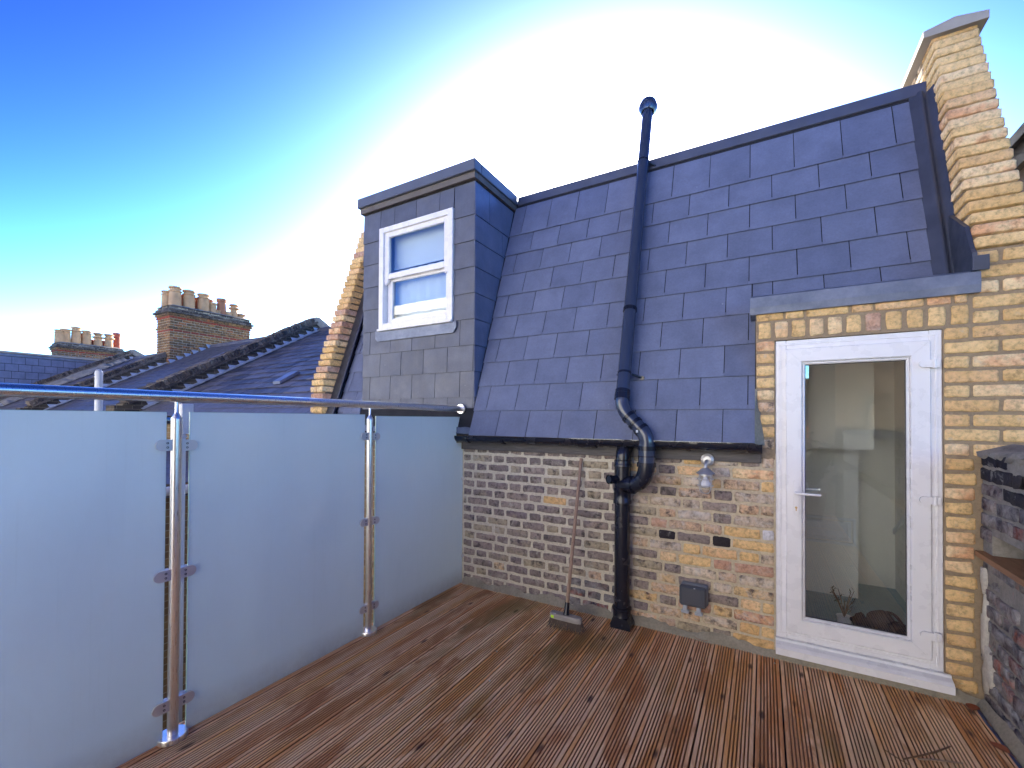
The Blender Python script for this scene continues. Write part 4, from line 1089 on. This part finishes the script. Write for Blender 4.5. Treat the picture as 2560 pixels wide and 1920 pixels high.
# party walls with brick-on-edge copings and stepped lead
labels_p = ['sooty raking party parapet with brick on edge coping next to the nearest slate roof',
            'sooty raking party parapet running down from the big chimney stack',
            'raking party parapet with pale cement patches in front of the far slate cladding',
            'raking party parapet under the far chimney with seven buff pots']
PH = .33
for i, px in enumerate(PWX):
    p = thing('party_parapet', (px, 2, 1.2), labels_p[i], 'wall', 'party walls of the terrace')
    m = MB(); lo = roof_pt(0, .15, PH-.13); hi = roof_pt(0, SLEN, PH-.13)
    m.prism([(.02, -1.0), (lo.y-.12, lo.z-.02), (hi.y+.05, hi.z+.03), (8, 1.7), (8, -1)], 0, px-.15, px+.15); m.build('brickwork', M_BTEXD, p)
    cz = MB(); a, b = roof_pt(0, .1, PH-.14), roof_pt(0, SLEN+.05, PH-.14)
    c_, d = roof_pt(0, SLEN+.05, PH-.09), roof_pt(0, .1, PH-.09)
    cz.prism([(a.y, a.z), (b.y, b.z), (c_.y, c_.z), (d.y, d.z)], 0, px-.20, px+.20); cz.build('tile_creasing', M_BCOPE, p)
    # ridge and the far, sunny side
    fz = MB(); fz.prism([(hi.y-.05, hi.z+.02), (hi.y, hi.z+.17), (hi.y+.10, hi.z+.17), (8.0, 1.95), (8.0, 1.75)], 0, px-.18, px+.18); fz.build('coping_far_side', M_MOLD, p)
    s_ = .12; nb = 0
    bm_ = []
    for _ in range(6):
        e = MB(); jj = lambda: R.uniform(-.008, .008)
        e.add([(-.165+jj(), 0+jj(), 0), (.165+jj(), 0+jj(), 0), (.165+jj(), .072+jj(), 0), (-.165+jj(), .072+jj(), 0), (-.165+jj(), .004, .105+jj()), (.165+jj(), .004, .105+jj()), (.165+jj(), .068, .105+jj()), (-.165+jj(), .068, .105+jj())],
              [(3, 2, 1, 0), (4, 5, 6, 7), (0, 1, 5, 4), (1, 2, 6, 5), (2, 3, 7, 6), (3, 0, 4, 7)]); bm_.append(e.mesh('coping_brick', M_BCOPE))
    if i < 3:
        while s_ < SLEN-.03:
            if i == 1 and roof_pt(0, s_).y > 2.78: break
            o = bpy.data.objects.new('coping_brick', R.choice(bm_)); COL.objects.link(o)
            M = Matrix((AX, rU, rN)).transposed().to_4x4(); M.translation = roof_pt(px+R.uniform(-.01, .01), s_, PH-.088+R.uniform(-.01, .008)); o.matrix_basis = M; attach(o, p)
            s_ += .083
        cbd = MB(); a, b, c_, d = roof_pt(0, .1, PH-.089), roof_pt(0, SLEN, PH-.089), roof_pt(0, SLEN, PH-.01), roof_pt(0, .1, PH-.01)
        cbd.prism([(a.y, a.z), (b.y, b.z), (c_.y, c_.z), (d.y, d.z)], 0, px-.14, px+.14); cbd.build('mortar', M_BCOPE, p)
    # stepped lead along the +X foot
    xf = px+.158; s_ = .25
    while s_ < SLEN-.15:
        y0 = roof_pt(0, s_).y; z0 = roof_pt(0, s_).z
        if not (i == 1 and 2.85 < y0 < 2.9):
            t = MB(); L = .215; dz = L*math.tan(RP)
            zt_ = z0+dz+.05; pts = [(y0+.02, zt_), (y0+L*.42, z0+dz*.42), (y0+L, z0+dz), (y0+L, zt_)]
            xx = xf+.004+R.uniform(0, .006) if not (i == 1 and y0 > 2.7) else xf+.20
            t.prism(pts, 0, xx, xx+.004); t.build('step_flashing', M_LEADB, p)
        s_ += .205/math.cos(RP)
    bs_ = MB(); a, b = roof_pt(0, .2, .03), roof_pt(0, SLEN-.1, .03)
    bs_.add([(xf+.002, a.y, a.z+.03), (xf+.12, a.y, a.z), (xf+.12, b.y, b.z), (xf+.002, b.y, b.z+.03)], [(0, 1, 2, 3)]); bs_.build('lead_soaker', M_LEADB, p)
    if i == 2:
        for (sa, sb, xo) in ((.6, 2.6, .30), (1.4, 3.6, .22), (3.0, 4.2, .16)):
            q = MB(); vv = []
            for t in range(15):
                s0 = sa+(sb-sa)*t/14
                vv += [roof_pt(px+xo-.02+R.uniform(-.03, .03), s0, .20+R.uniform(-.02, .02)), roof_pt(px+xo+.16+R.uniform(-.05, .05), s0, .04)]
            q.add(vv, [(2*t, 2*t+1, 2*t+3, 2*t+2) for t in range(14)]); q.build('cement_patch', M_MOLD, p)
    # pier at the eaves end
    MB().box(px-.19, px+.19, -.12, .30, .9, 1.72).build('corbel_end', M_BTEXD, p)

# chimney stacks
def chimney(cx0, cx1, cy0, cy1, zb, zt, label, pots, brickparts):
    c = thing('chimney_stack', ((cx0+cx1)/2, (cy0+cy1)/2, zb), label, 'chimney', 'chimney stacks on the terrace')
    MB().box(cx0+.012, cx1-.012, cy0+.012, cy1-.012, zb-2, zt-.03).build('mortar', M_MOLD if not brickparts else mortar_ch, c)
    z = zb; k = 0; nc = int((zt-zb)/.079)
    zs = zt-nc*.079; rest = MB()
    for k in range(nc):
        z = zs+k*.079+.0395; top_i = nc-1-k
        pr = 0.0
        if top_i in (0,): pr = -.01
        elif top_i in (1,): pr = .035
        elif top_i in (2,): pr = .085
        elif top_i in (3,): pr = .05
        elif top_i in (4,): pr = .02
        elif top_i in (8,): pr = .028
        mat = M_BCHIM
        if top_i in (4, 9): mat = M_BRED
        if top_i < 3: mat = M_BCOPE
        hh = .066
        # +X face along Y
        y = cy0-pr; st = k % 2 == 0
        first = True
        while y < cy1+pr-.03:
            L = .215 if not (first and not st) else .102; first = False
            e = min(y+L, cy1+pr)
            if z > roof_z(y, e)-.1: brick(c, (cx1+pr, (y+e)/2, z), e-y, hh, mat, face='+X', D=.10+pr, rough=.005)
            y = e+.012
        x = cx0-pr; first = True
        while x < cx1+pr-.03:
            L = .215 if not (first and st) else .102; first = False
            e = min(x+L, cx1+pr-.002)
            if e-x > .04 and z > 2.95: brick(c, ((x+e)/2, cy0-pr, z), e-x, hh, mat, face='-Y', D=.10+pr, rough=.005)
            x = e+.012
    fl_ = MB(); fl_.add([(cx0-.02, cy0-.02, zt-.012), (cx1+.02, cy0-.02, zt-.012), (cx1+.02, cy1+.02, zt-.012), (cx0-.02, cy1+.02, zt-.012), (cx0+.2, cy0+.2, zt+.07), (cx1-.2, cy0+.2, zt+.07), (cx1-.2, cy1-.2, zt+.07), (cx0+.2, cy1-.2, zt+.07)], [(0, 1, 5, 4), (1, 2, 6, 5), (2, 3, 7, 6), (3, 0, 4, 7), (4, 5, 6, 7)])
    fl_.build('flaunching', M_MOLD, c)
    for (x, y, z0, h, r_, mat, kind) in pots:
        s_ = MB()
        if kind == 0: pf = [(r_, 0), (r_*.96, h*.55), (r_*.90, h*.74), (r_*1.06, h*.76), (r_*1.06, h*.80), (r_*.86, h*.82), (r_*.84, h*.9), (r_*1.04, h*.92), (r_*1.04, h), (r_*.8, h), (r_*.78, h*.6), (0, h*.5)]
        elif kind == 1: pf = [(r_, 0), (r_*.85, h*.8), (r_*1.0, h*.83), (r_*1.0, h), (r_*.75, h), (r_*.7, h*.6), (0, h*.5)]
        else: pf = [(r_, 0), (r_*.9, h*.4), (r_*.8, h*.45), (r_*.8, h*.6), (r_*1.25, h*.66), (r_*1.25, h*.74), (r_*.75, h*.76), (r_*.75, h*.86), (r_*1.2, h*.9), (r_*.9, h), (0, h)]
        s_.lathe(pf, (x, y, z0), 18); s_.build('chimney_pot', mat, c)
    return c
def roof_z(a, b): return EZ+(min(max((a+b)/2, EY), 8)-EY)*math.tan(RP) if (a+b)/2 < RY else RZ-((a+b)/2-RY)*.57
mortar_ch = mortar('mortar_chimney', (.46, .38, .26), (.24, .20, .14))
z0 = 4.90
pots = [(-13.6, 3.02, z0, .52, .145, M_POTB, 0), (-13.25, 3.09, z0, .62, .165, M_POTB, 0), (-13.62, 3.40, z0, .50, .14, M_POTT, 0), (-13.25, 3.46, z0, .60, .165, M_POTB, 0), (-13.6, 3.78, z0, .50, .14, M_POTT, 0),
        (-13.22, 3.86, z0, .58, .165, M_POTB, 0), (-13.55, 4.16, z0, .52, .13, M_POTT, 0), (-13.2, 4.12, z0, .36, .12, M_POTB, 1), (-13.2, 4.26, z0, .14, .12, M_POTB, 1), (-13.22, 4.40, z0, .56, .145, M_POTT, 1), (-13.2, 4.60, z0, .16, .13, M_POTB, 1), (-13.2, 4.78, z0, .46, .13, M_POTB, 2), (-13.2, 5.0, z0, .18, .13, M_POTB, 2)]
chimney(-13.80, -12.95, 2.84, 5.20, 3.0, 4.89, 'big brown brick chimney stack with clay pots on the second party wall', pots, True)
kx = 1.267
pots = []
for (y, zt, kind, mat) in ((1.90, 4.52, 0, M_POTB), (2.05, 4.57, 0, M_POTB), (2.32, 4.69, 0, M_POTB), (2.465, 4.53, 1, M_POTR), (2.594, 4.61, 0, M_POTB), (2.75, 4.34, 1, M_POTR), (2.905, 4.58, 2, M_POTB), (3.065, 4.35, 1, M_POTR), (3.205, 4.59, 2, M_POTB), (3.515, 4.71, 1, M_POTR)):
    yy = -3.28+kx*(y+3.28); zz = 1.516+kx*(zt-1.516); pots.append((-24.3 if mat is M_POTB else -24.6, yy, 4.74, zz-4.74, .17 if kind != 1 else .15, mat, kind))
chimney(-24.85, -24.0, 3.16, 5.42, 4.0, 4.75, 'far low chimney stack with buff and red pots above the slate cladding', pots, False)

# far slate clad extension
ex_ = thing('slate_extension', (-21.5, .5, 1.0), 'dark slate clad roof extension with pale coping at the far left', 'extension')
MB().box(-23.8, -19.47, -2.5, 3.9, 1.0, 3.62).build('carcass', M_UNDER, ex_)
MB().bbox(-23.8, -19.38, -2.5, 3.95, 3.63, 3.70, .01).build('coping', M_STONE, ex_)
MB().box(-19.47, -19.42, -2.5, 3.9, 3.54, 3.62).build('lead_trim', M_LEAD, ex_)
rows = []
for r in range(9):
    zt = 3.54-.247*r; rows.append((lambda y, z=zt-.247: Vector((-19.465, y, z)), -2.4, 3.85, .96-.155*(r % 2), .311, .247))
slate_field(ex_, rows, Vector((0, 1, 0)), Vector((0, 0, 1)), Vector((1, 0, 0)), M_SLATE, gap=.010, lift=.012, lap=-.014)

# neighbour's rear wing, seen through the gaps of the balustrade
rw = thing('rear_wing', (-5.5, -3, -6.5), 'neighbouring brick rear wing seen through the gap at the steel post', 'house')
MB().box(-7.6, -3.4, -5.5, .155, -6.5, .75).build('wall', M_BTEX, rw)
q = MB(); q.add([(-3.3, -5.6, .72), (-3.3, .16, .72), (-7.6, .16, 1.35), (-7.6, -5.6, 1.35), (-3.3, -5.6, .62), (-3.3, .16, .62)], [(0, 1, 2, 3), (0, 4, 5, 1)]); q.build('roof', M_SLATEOLD, rw)
MB().tube([(-3.26, -5.6, .70), (-3.26, .15, .70)], .05, 12).build('gutter', M_WHITEP, rw)
# white flue and white vent pipe
fz = thing('boiler_flue', (-4.0, -1.385, .7), 'tall white plastic flue with slotted cap rising behind the handrail', 'flue')
MB().tube([(-4, -1.385, .6), (-4, -1.385, 1.985)], .034, 20).build('tube', M_WHITEP, fz)
MB().lathe([(.036, 0), (.036, .02), (.033, .04), (.024, .058), (0, .062)], (-4, -1.385, 1.982), 20).build('cap', M_WHITEP, fz)
sl_ = MB()
for k in range(12):
    a = 2*math.pi*k/12; ca, sa = math.cos(a), math.sin(a); p = Vector((-4+ca*.0345, -1.385+sa*.0345, 2.004)); t = Vector((-sa, ca, 0))*.004; u_ = Vector((-ca*.006, -sa*.006, .030))
    sl_.add([p-t, p+t, p+t+u_, p-t+u_], [(0, 1, 2, 3)])
sl_.build('slots', M_SEAL, fz)
vp = thing('vent_pipe', (-.45, -2.03, -1), 'short white square plastic pipe just beyond the glass by the near post', 'pipe')
MB().bbox(-.475, -.425, -2.083, -2.023, 1.42, 1.594, .003).build('head', M_WHITEP, vp)
MB().bbox(-.472, -.428, -2.095, -2.058, -1.0, 1.42, .003).build('tube', M_WHITEP, vp)
for zz in (1.40, 1.36): MB().bbox(-.476, -.424, -2.099, -2.054, zz, zz+.012, .002).build('collar', M_WHITEP, vp)

# right-hand neighbour glimpsed past the parapet
rn = thing('neighbour_extension', (5.5, 2.5, 2), 'pinkish rendered neighbour wall with a dark overhanging roof edge at the upper right', 'extension')
MB().box(4.19, 7.5, .75, 5.0, -6.5, 3.60).build('wall', M_REND, rn)
MB().box(4.10, 7.6, .5, 5.1, 3.655, 3.735).build('roof_edge', M_ASPH, rn)
MB().box(4.14, 4.19, .55, 5.0, 3.50, 3.655).build('fascia', M_SOFF, rn)

# ================================================================== BEHIND THE CAMERA (what the glass reflects, plus an added sun reflector)
M_RENDP = plain('render_cream', (.82, .80, .75), .9, grime=.05, gscale=1.5)
bh = thing('bounce_block', (-4, -14, -6.5), 'tall white block added behind the camera to bounce sunlight onto the deck', 'house')  # unseen building added as a sunlit reflector for the terrace
MB().box(-22, 3.1, -18, -11.5, -6.5, -2.4).build('lower_wall', M_BTEXO, bh)
MB().box(-22, 3.1, -18, -11.52, -2.4, 6.4).build('upper_wall', M_RENDP, bh)
q = MB(); q.prism([(-11.3, 6.3), (-18.4, 6.3), (-18.4, 6.7), (-11.3, 6.7)], 0, -22.2, 3.2); q.build('roof', M_RENDP, bh)
for x in (-20, -16.6, -13.2, -9.8, -6.4, -3.0, .4):
    for z in (-5.0, -1.6, 1.4, 4.2):
        wf = frame_mb(x, x+1.1, -11.51 if z < 0 else -11.53, -11.44, z, z+1.7, .08).build('window', M_UPVC, bh); MB().box(x+.07, x+1.03, -11.49, -11.48, z+.07, z+1.63).build('pane', M_SEAL, wf)
for x in (-18, -8, 1.5): MB().box(x, x+.8, -15.2, -14.2, 6.5, 8.0).build('chimney', M_BTEX, bh)
lhs = thing('low_house', (4.3, -15, -6.5), 'lower orange brick house with tiled roof mirrored at the left of the door glass', 'house')
MB().box(3.12, 5.6, -18, -13, -6.5, 1.2).build('wall', M_BTEXO, lhs)
q = MB(); q.prism([(-12.7, 1.15), (-18.3, 1.15), (-15.5, 2.3)], 0, 3.1, 5.7); q.build('roof', M_POTT, lhs)
wf = frame_mb(3.5, 4.6, -12.99, -12.92, -.9, .7, .08).build('window', M_UPVC, lhs); MB().box(3.57, 4.53, -12.97, -12.96, -.83, .63).build('pane', M_BLIND, wf)
MB().box(3.3, 3.9, -16, -15.2, 1.8, 3.0).build('chimney', M_BTEXO, lhs)
bd_ = thing('dark_gable', (5.5, -9, -6.5), 'shaded brick wing mirrored as a dark mass in the door glass', 'house')
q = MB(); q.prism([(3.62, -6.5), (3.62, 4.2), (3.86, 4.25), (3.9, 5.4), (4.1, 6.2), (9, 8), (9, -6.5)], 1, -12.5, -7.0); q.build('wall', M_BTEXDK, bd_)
# leafy shrub in a tub at the far end of the deck
sb = thing('potted_shrub', (3.05, -4.75, 0), 'leafy dark shrub in a tub mirrored in the door glass', 'shrub')
MB().lathe([(0, 0), (.15, 0), (.2, .38), (.21, .4), (.18, .4), (.17, .34), (0, .33)], (3.05, -4.75, .001), 20).build('tub', M_POTT, sb)
lfm_ = MB(); stm = MB()
for k in range(26):
    a = R.uniform(0, 6.28); sp_ = R.uniform(.05, .42); h_ = R.uniform(.7, 1.35); b0 = Vector((3.05, -4.75, .35)); b1 = Vector((3.05+math.cos(a)*sp_, -4.75+math.sin(a)*sp_*.6, h_))
    stm.tube([b0, (b0+b1)/2+Vector((0, 0, .05)), b1], [.008, .006, .003], 6)
    for j in range(16):
        t = R.uniform(.35, 1.05); p_ = b0.lerp(b1, t); d = Vector((R.gauss(0, 1), R.gauss(0, 1), R.gauss(.3, .7))).normalized(); l_ = R.uniform(.07, .13); n_ = d.cross(Vector((R.random(), R.random(), R.random()))).normalized()*l_*.25
        u_ = d.cross(n_).normalized()*.012
        lfm_.add([p_, p_+d*l_*.45+n_-u_, p_+d*l_, p_+d*l_*.45-n_-u_, p_+d*l_*.5+u_], [(0, 1, 4), (1, 2, 4), (2, 3, 4), (3, 0, 4)])
stm.build('stems', M_TWIG, sb); lfm_.build('foliage', M_LEAFD, sb, kind='stuff')

# ================================================================== SMALL THINGS
# plant and dark soft bag inside the door
ip = thing('dried_plant', (2.90, .40, .135), 'small dark twiggy plant on the floor behind the door glass', 'plant')
MB().lathe([(0, 0), (.035, 0), (.042, .06), (.045, .062), (.04, .055), (0, .055)], (2.895, .40, .1355), 14).build('pot', M_PLASTW, ip)
pm = MB(); pl_ = MB()
for k in range(12):
    a = R.uniform(0, 6.28); b0 = Vector((2.895, .40, .19)); b1 = b0+Vector((math.cos(a)*.075, math.sin(a)*.05, R.uniform(.08, .20)))
    pm.tube([b0, b0.lerp(b1, .5)+Vector((0, 0, .02)), b1], [.003, .0025, .0015], 5)
    for j in range(11):
        p_ = b0.lerp(b1, R.uniform(.45, 1.0)); d = Vector((R.gauss(0, 1), R.gauss(0, 1), R.gauss(.2, .6))).normalized(); n_ = d.cross(Vector((.3, .5, .8))).normalized()*.004; l_ = R.uniform(.02, .04)
        pl_.add([p_, p_+d*l_*.5+n_, p_+d*l_, p_+d*l_*.5-n_], [(0, 1, 2, 3)])
pm.build('stems', M_TWIG, ip); pl_.build('leaves', M_LEAFD, ip, kind='stuff')
bgm = MB(); import bmesh
def blob(c, s, seed, mat, name, parent=None):
    bm = bmesh.new(); bmesh.ops.create_icosphere(bm, subdivisions=3, radius=1.0); rr_ = random.Random(seed)
    ph = [rr_.uniform(0, 6) for _ in range(6)]
    for v_ in bm.verts:
        n_ = 1+.13*math.sin(v_.co.x*4+ph[0])+.12*math.sin(v_.co.y*5+ph[1])+.10*math.sin(v_.co.z*6+ph[2])+.06*math.sin(v_.co.x*11+v_.co.z*9+ph[3])
        v_.co = Vector((v_.co.x*s[0]*n_, v_.co.y*s[1]*n_, max(-1.0, v_.co.z*n_)*s[2]))
    me = bpy.data.meshes.new(name); bm.to_mesh(me); bm.free(); me.materials.append(mat); me.polygons.foreach_set('use_smooth', [True]*len(me.polygons))
    o = bpy.data.objects.new(name, me); o.location = c; COL.objects.link(o); WLOC[o.name] = Vector(c); attach(o, parent); return o
sh = thing('soft_bag', (3.09, .30, .135), 'dark crumpled bag lying on the floor inside the door glass', 'bag')
blob((3.07, .33, .212), (.105, .07, .075), 3, M_DARKV, 'body', sh); blob((3.15, .29, .20), (.055, .055, .065), 5, M_DARKV, 'pouch', sh); blob((2.975, .36, .19), (.055, .04, .052), 8, M_DARKV, 'end', sh)
MB().tube(arc((3.06, .31, .27), (3.12, .30, .35), (3.17, .28, .25)), .009, 10).build('strap', M_DARKV, sh)
# debris on the deck
def twig(pts, r, label, mat=M_TWIG):
    m = MB(); m.tube(pts, r, 8); return tag(m.build('twig', mat), label, 'twig', 'twigs on the deck')
twig([(2.962, -.708, .006), (3.05, -.63, .008), (3.10, -.585, .010), (3.168, -.515, .016)], [.0028, .0035, .0042, .003], 'thin bent twig on the boards with a forked end, nearest the low wall')
twig([(3.02, -.672, .0055), (3.09, -.64, .0055), (3.185, -.603, .005)], [.004, .0042, .0022], 'pale split twig crossing under the bent twig', M_HANDLE)
twig([(2.90, -.672, .004), (2.93, -.70, .005), (2.975, -.735, .004)], [.0015, .002, .0012], 'tiny curled brown stalk left of the crossed twigs')
def leaf(c, s, rot, label, mat=M_DRYLEAF):
    m = MB(); v = []; n_ = 7
    for i in range(n_):
        t = i/(n_-1); wv = math.sin(math.pi*min(1, t*.95+.03))**.8*.36
        for sg_ in (-1, 0, 1):
            x, y = (t-.5)*s, sg_*wv*s; z = .004+(.30 if sg_ else .0)*wv*s*1.2+.25*s*(t-.5)**2
            v.append((c[0]+x*math.cos(rot)-y*math.sin(rot), c[1]+x*math.sin(rot)+y*math.cos(rot), c[2]+z))
    v2 = [(a, b, z+.0008) for a, b, z in v]
    f = [(i*3+j, i*3+j+1, (i+1)*3+j+1, (i+1)*3+j) for i in range(n_-1) for j in range(2)]
    m.cur = True; m.add(v2, f); m.cur = False; m.tube([v[1], Vector(v[1])-Vector((math.cos(rot), math.sin(rot), 0))*s*.3+Vector((0, 0, .002))], .0012, 5)
    return tag(m.build('dry_leaf', mat), label, 'leaf', 'fallen leaves on the deck')
leaf((3.375, -.07, .002), .075, 1.2, 'curled dark red leaf in the corner where deck meets low wall')
leaf((3.365, -.40, .002), .075, 2.2, 'orange dry leaf on the boards next to the blue membrane')
leaf((2.05, -.028, .002), .085, -.15, 'orange dry leaf against the wall foot under the grey socket')
for i, (x, y) in enumerate([(1.05, -1.15), (1.32, -.95), (1.15, -.78), (.72, -1.28), (1.6, -.8), (.92, -.86), (2.48, -.10), (2.62, -.33)]):
    q = MB(); s_ = R.uniform(.006, .012); q.add([(x+R.uniform(-s_, s_), y+R.uniform(-s_, s_), .001) for _ in range(3)]+[(x, y, s_*.9)], [(0, 1, 2), (0, 1, 3), (1, 2, 3), (2, 0, 3)])
    o = q.build('mortar_crumb', M_CRUMB); fixn(o.data); tag(o, 'tiny pale mortar crumb lying on the deck boards', 'crumb', 'mortar crumbs on the deck')
